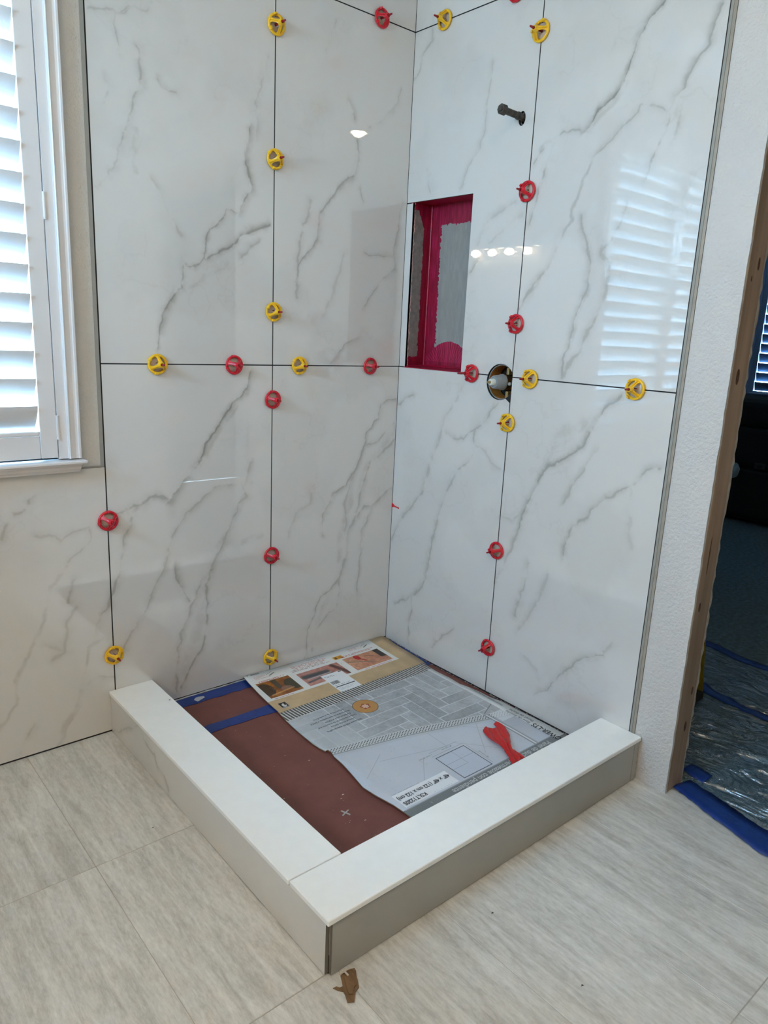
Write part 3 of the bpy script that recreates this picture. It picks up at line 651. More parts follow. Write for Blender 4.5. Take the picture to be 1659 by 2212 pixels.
# ------------------------------------------------------------ printed carton
CX0, CY0, CWd, CHt, PM = -.78, -1.12, .79, 1.15, 1000
H_, W_ = int(CHt*PM), int(CWd*PM); yy, xx = np.mgrid[0:H_, 0:W_]; X = CX0+xx/PM; Y = CY0+yy/PM
n1 = fbm(H_, W_, 60, 5, 71); n2 = fbm(H_, W_, 8, 3, 72); n3 = fbm(H_, W_, 160, 4, 73)
A = np.ones((H_, W_, 3))*np.array([.80, .82, .86])*(.95+.08*n3[..., None])
def put(mask, col, k=1.0):
    col = np.array(col, float); col = col/255 if col.max() > 1 else col; mk = (mask*k)[..., None] if mask.dtype != bool else mask[..., None]*k
    A[:] = A*(1-mk)+col*mk
def rc(x0, x1, y0, y1): return (X > min(x0, x1)) & (X < max(x0, x1)) & (Y > min(y0, y1)) & (Y < max(y0, y1))
def line(x0, y0, x1, y1, wd):
    L = (x1-x0)**2+(y1-y0)**2; t = np.clip(((X-x0)*(x1-x0)+(Y-y0)*(y1-y0))/L, 0, 1); return np.clip(1.5-np.hypot(X-x0-t*(x1-x0), Y-y0-t*(y1-y0))/(wd/2), 0, 1)
# pale tiled floor picture in the lower half: faint slab joints
for s_ in ((-.411, -.798, -.648, -.731), (-.376, -.795, -.235, -.945), (-.62, -.70, -.74, -.78), (-.405, -.683, -.411, -.798), (-.52, -.80, -.60, -.89), (-.207, -.811, -.10, -.85), (-.2, -.73, -.33, -.90), (-.30, -.72, -.20, -.80)): put(line(*s_, .0022), (150, 156, 170), .5)
put(np.clip(1-np.hypot(X+.10, (Y+.80)*.6)/.12, 0, 1), (150, 155, 165), .5)
# herringbone picture
wave = -.572-.058*np.clip((X+.744)/.27, -1, 1.0)-np.where(X > -.474, (X+.474)*.285, 0)
hb = (Y < -.345) & (Y > wave)
pw = .050; L_ = 4; u = np.floor(X/pw).astype(int); v = np.floor(Y/pw).astype(int); k = (u-v) % (2*L_)
isx = k < L_; cell_a = X/pw-u; cell_b = Y/pw-v
runid = np.where(isx, (u-k)*7.3+v*3.1, u*5.7+(v+k-L_)*2.9+50)
tone = .5+.5*np.sin(runid*12.9898)
base = np.array([.66, .672, .685])+(tone[..., None]-.5)*.08
base = base*(.90+.2*fbm(H_, W_, 30, 5, 75)[..., None])*(.92+.16*n2[..., None])
A[hb] = base[hb]
j1 = (np.minimum(cell_b, 1-cell_b) < .026) & isx; j2 = (np.minimum(cell_a, 1-cell_a) < .026) & ~isx
je = ((k == 0) & (cell_a < .06)) | ((k == L_-1) & (cell_a > .95)) | ((k == L_) & (cell_b > .94)) | ((k == 2*L_-1) & (cell_b < .06))
put(hb & (j1 | j2 | je), (222, 226, 228), .8)
put(np.clip((-X-.50)/.16, 0, 1)*hb*np.clip((-Y-.33)/.05, 0, 1), (196, 200, 204), .72)
put(np.clip((X+.14)/.10, 0, 1)*hb, (200, 203, 206), .7)
# perforated wave band
wb = (Y <= wave) & (Y > wave-.038); put(wb, (206, 209, 210)); ph_ = (X+.15*(wave+.6))*2*np.pi/.0215
for q in range(2):
    c_ = (wave-Y)-.011-.016*q; a_ = c_/.0075; sq = np.abs(np.sin(ph_/1.0+1.5*np.sin(a_*2.4)+q*1.5)) < .42
    put(wb & (np.abs(c_) < .0068) & sq, (45, 46, 48), .9)
put((Y <= wave-.036) & (Y > wave-.041), (120, 124, 128), .7); put((Y <= wave-.041) & (Y > wave-.055), (190, 194, 200), .6)
# trowelled ribs
rb = (Y < -.287) & (Y > -.347); s_ = np.sin((X+.12*Y)*2*np.pi/.0125+n2*1.0); put(rb, (158, 157, 154)); put(rb & (s_ > .2), (74, 72, 70)); put(rb & (s_ < -.6), (222, 220, 216), .9); put((Y < -.285) & (Y > -.289), (70, 62, 52), .8)
# sand coloured slab and white leaflet
sl = Y >= -.287; put(sl, (201, 172, 132)); A[sl] *= (.86+.26*n1[..., None])[sl]
wp = rc(-.80, -.100, -.205, .05); put(wp, (232, 230, 226))
# three photographs
def photo(x0, x1, y0, y1, c0, c1, seed):
    m_ = rc(x0, x1, y0, y1); f = fbm(H_, W_, 34, 4, seed)[..., None]; col = np.array(c0)/255*(1-f)+np.array(c1)/255*f; A[m_] = (col*(.85+.3*n2[..., None]))[m_]; return m_
m1 = photo(-.718, -.572, -.190, -.076, (120, 62, 20), (190, 122, 52), 81)
put(m1 & (((X+.700)/.030)**2+((Y+.130)/.045)**2 < 1), (58, 46, 38), .9); put(m1 & (((X+.645)/.012)**2+((Y+.10)/.05)**2 < 1), (70, 66, 60), .9)
put(m1 & (((X+.585)/.035)**2+((Y+.135)/.04)**2 < 1), (56, 58, 44), .85); put(m1 & (((X+.625)/.024)**2+((Y+.15)/.014)**2 < 1), (150, 110, 92), .8); put(line(-.70, -.172, -.60, -.160, .008)*m1, (216, 160, 96), .8)
m2_ = photo(-.542, -.342, -.190, -.088, (176, 112, 96), (206, 150, 138), 82)
put(line(-.525, -.125, -.42, -.128, .026)*m2_, (74, 76, 80), .95); put(line(-.53, -.165, -.40, -.150, .010)*m2_, (92, 94, 98), .95); put(line(-.52, -.144, -.41, -.140, .006)*m2_, (196, 196, 198), .8); put(line(-.375, -.10, -.345, -.185, .02)*m2_, (70, 36, 30), .8)
m3 = photo(-.310, -.120, -.190, -.082, (186, 116, 92), (222, 166, 128), 83)
put(line(-.30, -.115, -.20, -.165, .006)*m3, (120, 110, 104), .9); put(m3 & (((X+.245)/.014)**2+((Y+.100)/.020)**2 < 1), (190, 20, 26), .95); put(line(-.24, -.115, -.225, -.14, .008)*m3, (170, 20, 24), .9); put(m3 & (X > -.150) & (Y > -.150), (44, 44, 44), .9); put(line(-.20, -.105, -.17, -.125, .003)*m3, (110, 66, 52), .8)
# lines of small red and black lettering on the leaflet (too small to read)
rl = np.random.RandomState(5)
def small(x0, x1, y, col, n=1, dy=.0085, h=.0028, k=.75):
    for q in range(n):
        w_ = rl.rand(W_)[None, :].repeat(H_, 0); st = np.floor((X+q*.013)/.0028).astype(int); g = (np.sin(st*12.9898+q*4.1)*43758.5453) % 1
        put(rc(x0, x1-(.03*rl.rand()), y-q*dy-h/2, y-q*dy+h/2) & (g > .22), col, k)
small(-.70, -.58, -.066, (170, 40, 40), 2, .006); small(-.53, -.36, -.030, (180, 60, 50), 3, .009); small(-.545, -.36, -.058, (120, 60, 55), 2, .009); small(-.30, -.12, -.062, (176, 52, 46), 2, .008); small(-.28, -.12, -.198, (190, 60, 120), 1); small(-.71, -.60, -.198, (180, 90, 90), 1)
small(-.70, -.63, -.030, (170, 60, 60), 4, .006, .002, .5); small(-.24, -.17, -.022, (170, 60, 60), 4, .006, .002, .5); small(-.44, -.34, -.012, (120, 120, 120), 2, .006, .002, .6)
for cx_ in (-.622, -.150): put(line(cx_-.012, -.042, cx_+.014, -.030, .004), (60, 70, 60), .9); put(line(cx_-.02, -.03, cx_+.01, -.018, .002), (60, 60, 60), .6)
put(rc(-.70, -.66, -.012, .004), (130, 130, 135), .6)
put(rc(-.337, -.290, -.072, -.047), (228, 160, 30)); put(rc(-.330, -.318, -.067, -.052), (60, 40, 20), .8); put(rc(-.312, -.296, -.066, -.053) & (np.sin(X*2600) > -.2), (130, 70, 20), .8); put(rc(-.302, -.290, -.072, -.064), (150, 40, 30), .8)
put(rc(-.468, -.367, -.288, -.150), (236, 238, 240)); put(rc(-.385, -.369, -.158, -.152), (20, 20, 20)); small(-.46, -.40, -.166, (90, 90, 90), 2, .006, .002); put(rc(-.462, -.425, -.228, -.206) & (np.sin(X*3900) > -.1), (30, 30, 30), .9); put(rc(-.462, -.372, -.252, -.247), (25, 25, 30)); small(-.46, -.375, -.238, (90, 90, 90), 1, .006, .002); small(-.46, -.375, -.262, (130, 130, 130), 3, .006, .002, .5)
# small square emblem
em = rc(-.716, -.686, -.268, -.232); put(em, (38, 38, 40)); put(em & (((X+.700)/.009)**2+((Y+.250)/.012)**2 < 1), (214, 214, 212)); put(em & (((X+.695)/.003)**2+((Y+.246)/.007)**2 < 1), (30, 30, 30)); put(em & (Y < -.262), (190, 190, 190), .7)
# round inset
R_ = np.hypot(X+.463, Y+.428); TH = np.arctan2(Y+.428, X+.463); ci_ = R_ < .0475; put(ci_, (206, 150, 84)); put(ci_ & (np.sin((X+Y*.25)*1500) > .1), (176, 122, 62), .6); put(R_ < .018+.003*np.sin(TH*5), (150, 60, 30), .9); put((R_ < .013+.002*np.sin(TH*7+1)), (226, 196, 186), .9); put(np.clip(1-abs(R_-.0475)/.0015, 0, 1), (50, 26, 10), .95)
put(line(-.463, -.381, -.485, -.340, .0015), (30, 30, 30), .8)
# drain profile
put(line(-.139, -.732, -.142, -1.0, .016), (150, 153, 158)); put(line(-.141, -.735, -.144, -1.0, .006), (226, 228, 232)); put(line(-.149, -.735, -.152, -1.0, .002), (84, 86, 90)); put(line(-.134, -.728, -.052, -.690, .012), (176, 179, 184)); put(line(-.138, -.722, -.056, -.684, .003), (110, 112, 116)); put(rc(-.125, -.060, -.80, -.735), (222, 225, 230), .7)
# plan of the tray and its size label
for a_ in ((-.490, -.828, -.361, -.828), (-.361, -.828, -.361, -.956), (-.361, -.956, -.490, -.956), (-.490, -.956, -.490, -.828)): put(line(*a_, .0022), (24, 26, 36))
put(rc(-.488, -.363, -.954, -.830), (196, 204, 222), .5)
for a_ in ((-.49, -.794, -.362, -.796), (-.351, -.83, -.351, -.95), (-.496, -.815, -.358, -.816), (-.49, -.875, -.365, -.875), (-.49, -.905, -.42, -.905), (-.42, -.83, -.42, -.905)): put(line(*a_, .0011), (110, 116, 130), .8)
put(rc(-.738, -.515, -.958, -.892), (238, 240, 244))
# grey title band and white margin along the wall
put(Y < -.966, (122, 126, 128)); put(rc(-.75, .02, -.969, -.965), (160, 163, 166), .8)
mg = (X > -.062) & (Y < -.34); put(mg, (226, 229, 230)); put(mg & (Y < -.985), (122, 126, 128))
small(-.735, -.60, -.889, (70, 70, 80), 1, .006, .0016, .6); small(-.62, -.53, -.965+.012, (70, 70, 80), 1, .006, .0016, .4)
put((n2 > .74) & (n1 > .55), (190, 188, 184), .35)
sp_ = rl.rand(H_, W_) > .99985; put(sp_, (60, 56, 52), .8)
im = image('carton_print', A*.97)
m_card = D.materials.new('carton_print'); m_card.use_nodes = True; t = m_card.node_tree; p = t.nodes['Principled BSDF']
n = pos_image(t, im, 0, 1, CX0, CWd, CY0, CHt); t.links.new(n.outputs[0], p.inputs['Base Color']); p.inputs['Roughness'].default_value = .38
m_kraft = mat('kraft_board', (.30, .20, .12), .85, var=.15, vscale=60)
OUT = [(-.728, .003), (-.715, .000), (-.715, -.012), (-.704, .006), (-.55, .0055), (-.36, .006), (-.17, .0055), (-.028, .006), (-.017, -.016), (-.022, -.10), (-.024, -.246), (-.026, -.275), (-.038, -.323), (-.040, -.371), (-.036, -.44), (-.042, -.506), (-.030, -.56), (-.026, -.605), (-.024, -.651), (-.012, -.70), (-.010, -.729), (-.013, -.780), (-.012, -.90), (-.015, -.994), (-.015, -1.100), (-.752, -1.100), (-.754, -.985), (-.758, -.925), (-.770, -.86), (-.776, -.806), (-.768, -.76), (-.763, -.733), (-.753, -.672), (-.748, -.62), (-.738, -.592), (-.742, -.575), (-.751, -.578), (-.757, -.55), (-.759, -.518), (-.758, -.46), (-.756, -.412), (-.750, -.34), (-.741, -.271), (-.741, -.20), (-.739, -.140), (-.734, -.064)]
OUT = [(min(x, -.0125), min(y, -.0015-.002*((i*7) % 3)/3)) for i, (x, y) in enumerate(OUT)]
def inside(px, py):
    c = False; j = len(OUT)-1
    for i in range(len(OUT)):
        (x1, y1), (x2, y2) = OUT[i], OUT[j]
        if (y1 > py) != (y2 > py) and px < (x2-x1)*(py-y1)/(y2-y1)+x1: c = not c
        j = i
    return c
def hcard(x, y):
    z = hp(y)+.0085+.0018*math.sin(x*7+1)*math.cos(y*5)+.0010*math.sin(y*19+x*6)
    z += .003*math.exp(-((x+.75)/.05)**2)*math.sin(y*9+2.2)+.002*math.exp(-((y)/.06)**2)
    return max(z, hp(y)+.0068)
card = empty('printed_carton', (-.4, -.5, hp(-.5))); tag(card, 'flattened printed cardboard carton lying in the maroon shower tray', 'cardboard')
ki = Matrix.Translation((.4, .5, -hp(-.5)))
def kfin(o): o.parent = card; o.matrix_parent_inverse = ki; return o
b = bmesh.new(); vs = [b.verts.new((x, y, 0)) for x, y in OUT]; b.faces.new(vs)
for k in range(1, 24):
    bmesh.ops.bisect_plane(b, geom=b.verts[:]+b.edges[:]+b.faces[:], plane_co=(0, -1.1+.048*k, 0), plane_no=(0, 1, 0))
for k in range(1, 17):
    bmesh.ops.bisect_plane(b, geom=b.verts[:]+b.edges[:]+b.faces[:], plane_co=(-.78+.048*k, 0, 0), plane_no=(1, 0, 0))
bmesh.ops.triangulate(b, faces=b.faces[:])
ex = bmesh.ops.extrude_face_region(b, geom=b.faces[:]); low = set(v for v in ex['geom'] if isinstance(v, bmesh.types.BMVert))
for v in b.verts: v.co.z = hcard(v.co.x, v.co.y)-(.0034 if v not in low else 0)
b.normal_update(); me = D.meshes.new('carton_sheet'); me.materials.append(m_card); me.materials.append(m_kraft)
bmesh.ops.recalc_face_normals(b, faces=b.faces)
for f in b.faces: f.smooth = abs(f.normal.z) > .5; f.material_index = 0 if f.normal.z > .5 else 1
b.to_mesh(me); b.free(); o = D.objects.new('carton_sheet', me); COL.objects.link(o); kfin(o)
# lettering printed on the carton
m_ink = mat('black_ink', (.015, .015, .018), .5); m_wink = mat('white_ink', (.55, .57, .58), .5); m_gink = mat('grey_ink', (.16, .17, .18), .5)
def lettering(txt, x, y, size, rot, m, width=None, name='lettering'):
    c = D.curves.new('txt', 'FONT'); c.body = txt; c.size = size; c.align_x = 'LEFT'; c.align_y = 'BOTTOM'
    c.offset = size*(.020 if m is m_ink else .010)
    o = D.objects.new('txt', c); COL.objects.link(o); dg = bpy.context.evaluated_depsgraph_get(); dg.update()
    me = D.meshes.new_from_object(o.evaluated_get(dg)); D.objects.remove(o); ca, sa = math.cos(rot), math.sin(rot)
    k_ = width/max(v.co.x for v in me.vertices) if width else 1
    for v in me.vertices:
        X_, Y_ = v.co.x*k_, v.co.y; wx, wy = x+X_*ca-Y_*sa, y+X_*sa+Y_*ca; v.co = (wx, wy, hcard(wx, wy)+.0009)
    me.materials.clear(); me.materials.append(m); me.name = name; o = D.objects.new(name, me); COL.objects.link(o); kfin(o); return o
P_ = math.pi
lettering('48" x 48" (122 cm x 122 cm)', -.519, -.9030, .0225, P_, m_ink, .212); lettering('KSLT1220S', -.641, -.9300, .0225, P_, m_ink, .090)
lettering('Panel de ducha impermeable con pendiente', -.100, -.9705, .031, P_, m_wink, .470)
lettering('OWER-LTS', -.036, -.999, .034, P_/2, m_ink, .122)
lettering('Base de douche', -.047, -.866, .0175, P_/2, m_gink, .112); lettering('Panel de ducha', -.027, -.866, .0175, P_/2, m_gink, .112)
lettering('impermeable con pendiente', -.028, -.720, .0145, P_/2, m_gink, .165)
for k, (s_, x_, w_) in enumerate((('Membrane KERDI waterproofing', -.528, .150), ('bonded to the surface', -.545, .105), ("Surface recouverte de la membrane", -.525, .165), ("d'étanchéité KERDI", -.535, .115), ('Membrana impermeable KERDI', -.528, .170), ('adherida a la superficie', -.540, .135))):
    lettering(s_, x_, -.482+.0178*k, .0125, P_, m_gink, w_)
lettering('48" (122 cm)', -.395, -.800, .0085, P_, m_gink); lettering('48" (122 cm)', -.338, -.925, .0085, P_/2, m_gink); lettering('1-15/16" (49 mm)', -.485, -.800, .008, P_, m_gink)
# ------------------------------------------------------------ red plastic film on the carton
m_film = D.materials.new('red_film'); m_film.use_nodes = True; p = m_film.node_tree.nodes['Principled BSDF']
p.inputs['Base Color'].default_value = (.62, .02, .02, 1); p.inputs['Roughness'].default_value = .22; p.inputs['Alpha'].default_value = .86
def film():
    # fan of film gathered to a twist, then a short tail
    L = [(-.243, -.806), (-.256, -.830), (-.268, -.855), (-.275, -.878), (-.274, -.900), (-.274, -.925), (-.290, -.950), (-.302, -.975), (-.318, -1.005)]
    Rr = [(-.163, -.799), (-.162, -.826), (-.172, -.850), (-.183, -.873), (-.200, -.896), (-.222, -.918), (-.246, -.938), (-.250, -.965), (-.255, -1.005)]
    rows = []; n = 12; rr = random.Random(4)
    for i, (a, c) in enumerate(zip(L, Rr)):
        row = []
        for j in range(n+1):
            t = j/n; x = a[0]+(c[0]-a[0])*t; y = a[1]+(c[1]-a[1])*t
            if i == 0: y -= .030*math.exp(-((t-.56)/.10)**2)
            wd = abs(c[0]-a[0]); z = .004+.010*abs(math.sin(t*P_*2.4+i*.35))*(1 if wd > .04 else .8)+.012*math.exp(-((i-5)/1.2)**2)*math.sin(P_*t)
            row.append((x, y, hcard(x, max(y, -1.09))+z))
        rows.append(row)
    b = MB(); b.add([p for r_ in rows for p in r_], [(i*(n+1)+j, i*(n+1)+j+1, (i+1)*(n+1)+j+1, (i+1)*(n+1)+j) for i in range(len(rows)-1) for j in range(n)])
    o = b.build('red_plastic_film', m_film, smooth=True); s = o.modifiers.new('s', 'SUBSURF'); s.levels = s.render_levels = 2
    tx = D.textures.new('crumple', 'CLOUDS'); tx.noise_scale = .012; d = o.modifiers.new('d', 'DISPLACE'); d.texture = tx; d.strength = .006; d.texture_coords = 'GLOBAL'
    k = o.modifiers.new('t', 'SOLIDIFY'); k.thickness = .0004
    return o
tag(film(), 'twisted scrap of red plastic film lying on the printed carton', 'plastic film')
# ------------------------------------------------------------ tile levelling spacers
def spacer_meshes():
    rim = MB(); R = .0288
    rim.lathe([(R+.0045*math.cos(q), .0062+.0042*math.sin(q)) for q in [2*P_*k/12 for k in range(12)]], 44, closed=True)
    prof = [(.0090, .0315, 56), (.0115, .0285, 36), (.0145, .0245, 23), (.0185, .0190, 16), (.0225, .0145, 14), (.0258, .0112, 19), (.0285, .0088, 30)]
    for k in range(3):      # broad tapering arms of the dished wheel
        vs = []; n = 6
        for t_ in (0, .0030):
            for r_, z_, an in prof:
                for j in range(n+1):
                    g = math.radians(120*k+an*(2*j/n-1)); vs.append(((r_-t_*.7)*math.cos(g), (r_-t_*.7)*math.sin(g), z_-t_))
        m_ = n+1; L_n = len(prof); off = m_*L_n; fs = []
        for i in range(L_n-1):
            for j in range(n): q = i*m_+j; fs.append((q, q+1, q+m_+1, q+m_)); fs.append((off+q+m_, off+q+m_+1, off+q+1, off+q))
            q = i*m_; fs.append((q, q+m_, off+q+m_, off+q)); q = i*m_+n; fs.append((q+m_, q, off+q, off+q+m_))
        rim.add(vs, fs)
        ca, sa = math.cos(2*P_*k/3), math.sin(2*P_*k/3)
        def q3(u, v, z): return (u*ca-v*sa, u*sa+v*ca, z)
        vs = [q3(.010, -.0009, .030), q3(.010, .0009, .030), q3(.010, .0009, .0335), q3(.010, -.0009, .0335), q3(.029, -.0009, .009), q3(.029, .0009, .009), q3(.0285, .0009, .0135), q3(.0285, -.0009, .0135)]
        rim.add(vs, [(0, 3, 2, 1), (4, 5, 6, 7), (0, 1, 5, 4), (1, 2, 6, 5), (2, 3, 7, 6), (3, 0, 4, 7)])
    for g in (P_/3, P_*.93):       # finger lugs on the rim
        ca, sa = math.cos(g), math.sin(g)
        def q3(u, v, z): return (u*ca-v*sa, u*sa+v*ca, z)
        vs = [q3(.0262, -.0065, .006), q3(.0262, .0065, .006), q3(.0345, .0055, .006), q3(.0345, -.0055, .006), q3(.0272, -.004, .0165), q3(.0272, .004, .0165), q3(.0325, .0035, .0165), q3(.0325, -.0035, .0165)]
        rim.add(vs, [(0, 3, 2, 1), (4, 5, 6, 7), (0, 1, 5, 4), (1, 2, 6, 5), (2, 3, 7, 6), (3, 0, 4, 7)])
    hub = MB(); hub.lathe([(.0102, .027), (.0100, .0315), (.0084, .0345), (.0074, .0385), (.0072, .0405), (.0050, .0408), (.0044, .036), (.0044, .027)], 24, closed=True)
    stem = MB(); stem.tube([(0, 0, -.004), (0, 0, .012), (0, 0, .050), (0, 0, .0585), (0, 0, .0600)], [.0036, .0036, .0035, .0028, .0014], 12)
    for k in range(5): stem.tube([(0, 0, .0425+.0014*k), (0, 0, .0431+.0014*k)], .0040-.0001*k, 12)
    sh = MB(); sh.lathe([(.006, .0006), (.0225, .0006), (.0235, .0014), (.0225, .0022), (.006, .0022)], 32, closed=True)
    sh.tube([(0, -.006, .0006), (0, -.006, .020)], .002, 8); sh.tube([(0, .006, .0006), (0, .006, .020)], .002, 8)
    return rim, hub, stem, sh
def spacer_proto(name, mc, ms):
    root = empty(name); parts = []
    rim, hub, stem, sh = spacer_meshes()
    rim.build('wheel', mc, root, smooth=True); hub.build('hub', mc, root, smooth=True); stem.build('stem', ms, root, smooth=True); sh.build('base_disc', m_shield, root, smooth=True)
    return root
protos = {'Y': spacer_proto('levelling_spacer', m_yel, m_stem), 'R': spacer_proto('levelling_spacer', m_red, m_stem)}
used = set()
def place_spacer(kind, wall, a, z, phi, label, stretch=1, lean=(0, 0)):
    src = protos[kind]
    if kind in used:
        root = src.copy(); COL.objects.link(root)
        for ch in list(src.children): c = ch.copy(); COL.objects.link(c); c.parent = root
    else: root = src; used.add(kind)
    # local z = out of the wall
    if wall == 'L': X_, Y_, Z_ = Vector((1, 0, 0)), Vector((0, 0, 1)), Vector((0, -1, 0)); loc = Vector((a, -.0004, z))
    else: X_, Y_, Z_ = Vector((0, -1, 0)), Vector((0, 0, 1)), Vector((-1, 0, 0)); loc = Vector((-.0004, a, z))
    Rm = Matrix((X_, Y_, Z_)).transposed().to_4x4()
    root.matrix_world = Matrix.Translation(loc) @ Rm @ Matrix.Rotation(math.radians(lean[0]), 4, 'X') @ Matrix.Rotation(math.radians(lean[1]), 4, 'Y') @ Matrix.Rotation(math.radians(phi), 4, 'Z')
    if stretch != 1:
        for ch in root.children:
            if ch.name.startswith('stem'): ch.scale = (1, 1, stretch)
    tag(root, label, 'tile spacer', 'red and yellow tile levelling spacers on the shower walls'); return root
Yl, Rd = 'yellow wheel tile spacer on ', 'red wheel tile spacer on '
place_spacer('Y', 'L', XA, 2.325, 45, Yl+'the left wall\'s upright middle joint, topmost of three')
place_spacer('Y', 'L', XA, 1.924, 90, Yl+'the left wall\'s upright middle joint, second of three from top')
place_spacer('Y', 'L', XA, 1.428, 92, Yl+'the left wall\'s upright middle joint, just above the joint crossing')
place_spacer('Y', 'L', -1.040, Z1, 90, Yl+'the left wall\'s level joint, nearest the window')
place_spacer('R', 'L', -.764, Z1, 40, Rd+'the left wall\'s level joint, left of the crossing')
place_spacer('Y', 'L', -.495, Z1, 85, Yl+'the left wall\'s level joint, right of the crossing')
place_spacer('R', 'L', -.158, Z1, 45, Rd+'the left wall\'s level joint, close to the corner')
place_spacer('R', 'L', XA, 1.121, 45, Rd+'the left wall\'s middle joint, just below the crossing')
place_spacer('R', 'L', XA, .530, 40, Rd+'the left wall\'s middle joint, low down above the yellow one')
place_spacer('Y', 'L', XA, .110, 38, Yl+'the left wall\'s middle joint, just above the carton')
place_spacer('R', 'L', XB, .748, 25, Rd+'the outer left joint, below the window sill')
place_spacer('Y', 'L', XB, .281, 38, Yl+'the outer left joint, just above the curb')
place_spacer('R', 'L', -.168, Z2, 50, Rd+'the left wall\'s top level joint, near the corner')
place_spacer('Y', 'R', -.160, Z2, 70, Yl+'the right wall\'s top level joint, near the corner')
place_spacer('R', 'R', -.490, Z2, 70, Rd+'the right wall\'s top joint, cut by the picture edge')
place_spacer('Y', 'R', YC, 2.322, 5, Yl+'the right wall\'s upright joint, above the shower pipe')
place_spacer('R', 'R', YC, 1.851, 80, Rd+'the right wall\'s upright joint, level with the niche top')
place_spacer('R', 'R', YC, 1.425, 70, Rd+'the right wall\'s upright joint, above the valve hole')
place_spacer('R', 'R', -.412, Z1, 65, Rd+'the level joint between niche and valve, with a long stem', 1.35)
place_spacer('Y', 'R', -.684, Z1, 65, Yl+'the right wall\'s level joint, just right of the valve hole')
place_spacer('Y', 'R', -1.085, Z1, 70, Yl+'the right wall\'s level joint, nearest the doorway')
place_spacer('Y', 'R', YC, 1.083, 68, Yl+'the right wall\'s upright joint, just below the valve hole')
place_spacer('R', 'R', YC, .608, 20, Rd+'the right wall\'s upright joint, higher of the low pair')
place_spacer('R', 'R', YC, .218, 60, Rd+'the right wall\'s upright joint, lowest, near the carton')
# broken stem in the corner joint
b = MB(); b.prism([[(.0, .010), (.0, -.010), (-.016, -.004), (-.017, .001), (-.008, .006)]], lambda a, c, h: (-.0015+h, a-.0005, .656+c), -.0012, .0012)
b.tube([(-.001, -.012, .6545), (-.001, -.045, .651)], .0028, 10); b.tube([(-.001, -.016, .6545), (-.001, -.0165, .6545)], .004, 10)
tag(b.build('broken_spacer_stem', m_redclip), 'short red plastic stem sticking out of the corner joint', 'tile spacer')
# ------------------------------------------------------------ shower pipe stub
ps = empty('shower_pipe', (0, -.549, 2.084)); tag(ps, 'rusty capped shower pipe stub jutting from the right wall', 'pipe')
d = Vector((-1, 0, .03)).normalized(); p0 = Vector((.03, 0, -.001)); 
b = MB(); b.tube([p0, p0+d*.070, p0+d*.118], [.0108, .0105, .0105], 20); b.build('pipe', m_rust, ps, smooth=True)
b = MB(); q = p0+d*.116; b.tube([q, q+d*.003, q+d*.018, q+d*.022], [.014, .0168, .0168, .015], 8); b.tube([q+d*.022, q+d*.026], .0105, 4); b.build('end_cap', m_rust, ps, bevel=.001)
b = MB(); b.tube([p0+d*.045, p0+d*.053], .0125, 16); b.build('collar', m_rust, ps, smooth=True)
b = MB(); b.lathe([(.0115, 0), (.0150, 0), (.0150, .004), (.0115, .004)], 24, closed=True, fn=lambda x, y, z: (.0085+z, x, y*1.45-.003)); b.build('hole_edge', m_board, ps, smooth=True)
# ------------------------------------------------------------ shower valve in its round opening
va = empty('shower_valve', (0, VY, VZ)); tag(va, 'bare brass shower valve with grey cartridge in a round wall hole', 'shower valve')
f = lambda x, y, z: (z, x, y)       # lathe axis to world x
MB().lathe([(.0585, .0095), (.0625, .0098), (.0615, .060), (.0575, .060)], 48, closed=True, fn=f).build('plaster_guard', m_guard, va, smooth=True)
MB().lathe([(.0590, .0075), (.0632, .0075), (.0632, .0095), (.0590, .0095)], 48, closed=True, fn=f).build('hole_edge', m_board, va, smooth=True)
MB().box(.070, .085, -.075, .075, -.075, .075).build('back_board', m_dark, va)
MB().lathe([(.0, .07), (.030, .07), (.030, .045), (.0255, .040), (.0245, .008), (.0, .008)], 32, fn=f).build('valve_body', m_brass, va, smooth=True)
b = MB(); b.box(.03, .065, -.062, .062, -.010, .010); b.build('side_pipe', m_brass, va, bevel=.004)
b = MB(); b.box(.018, .060, -.022, -.010, .026, .052); b.build('stop_screw', m_brassb, va, bevel=.002)
b = MB(); b.box(.018, .060, -.024, -.012, -.056, -.032); b.build('stop_screw', m_brassb, va, bevel=.002)
b = MB(); b.lathe([(0, .002), (.006, .002), (.006, .01), (0, .01)], 14, fn=lambda x, y, z: (.006+z, x-.036, y-.004)); b.build('mounting_screw', m_metal, va, smooth=True)
b = MB(); b.lathe([(0, .012), (.0265, .012), (.0275, .010), (.0275, .006), (.0262, .004), (.0235, -.030), (.0205, -.036), (0, -.037)], 36, fn=f); b.build('cartridge', m_grey, va, smooth=True)
b = MB(); b.lathe([(.0272, .0085), (.0288, .0085), (.0288, .0115), (.0272, .0115)], 36, closed=True, fn=f); b.build('retaining_ring', m_chrome, va, smooth=True)
b = MB(); b.tube([(-.036, .0, 0), (-.052, .0, 0), (-.054, 0, 0)], [.0125, .0118, .010], 24); b.build('stem_collar', m_wplas, va, smooth=True)
b = MB(); b.tube([(-.053, 0, 0), (-.066, 0, 0)], [.0052, .0046], 8); b.build('valve_stem', m_brassb, va, smooth=True)
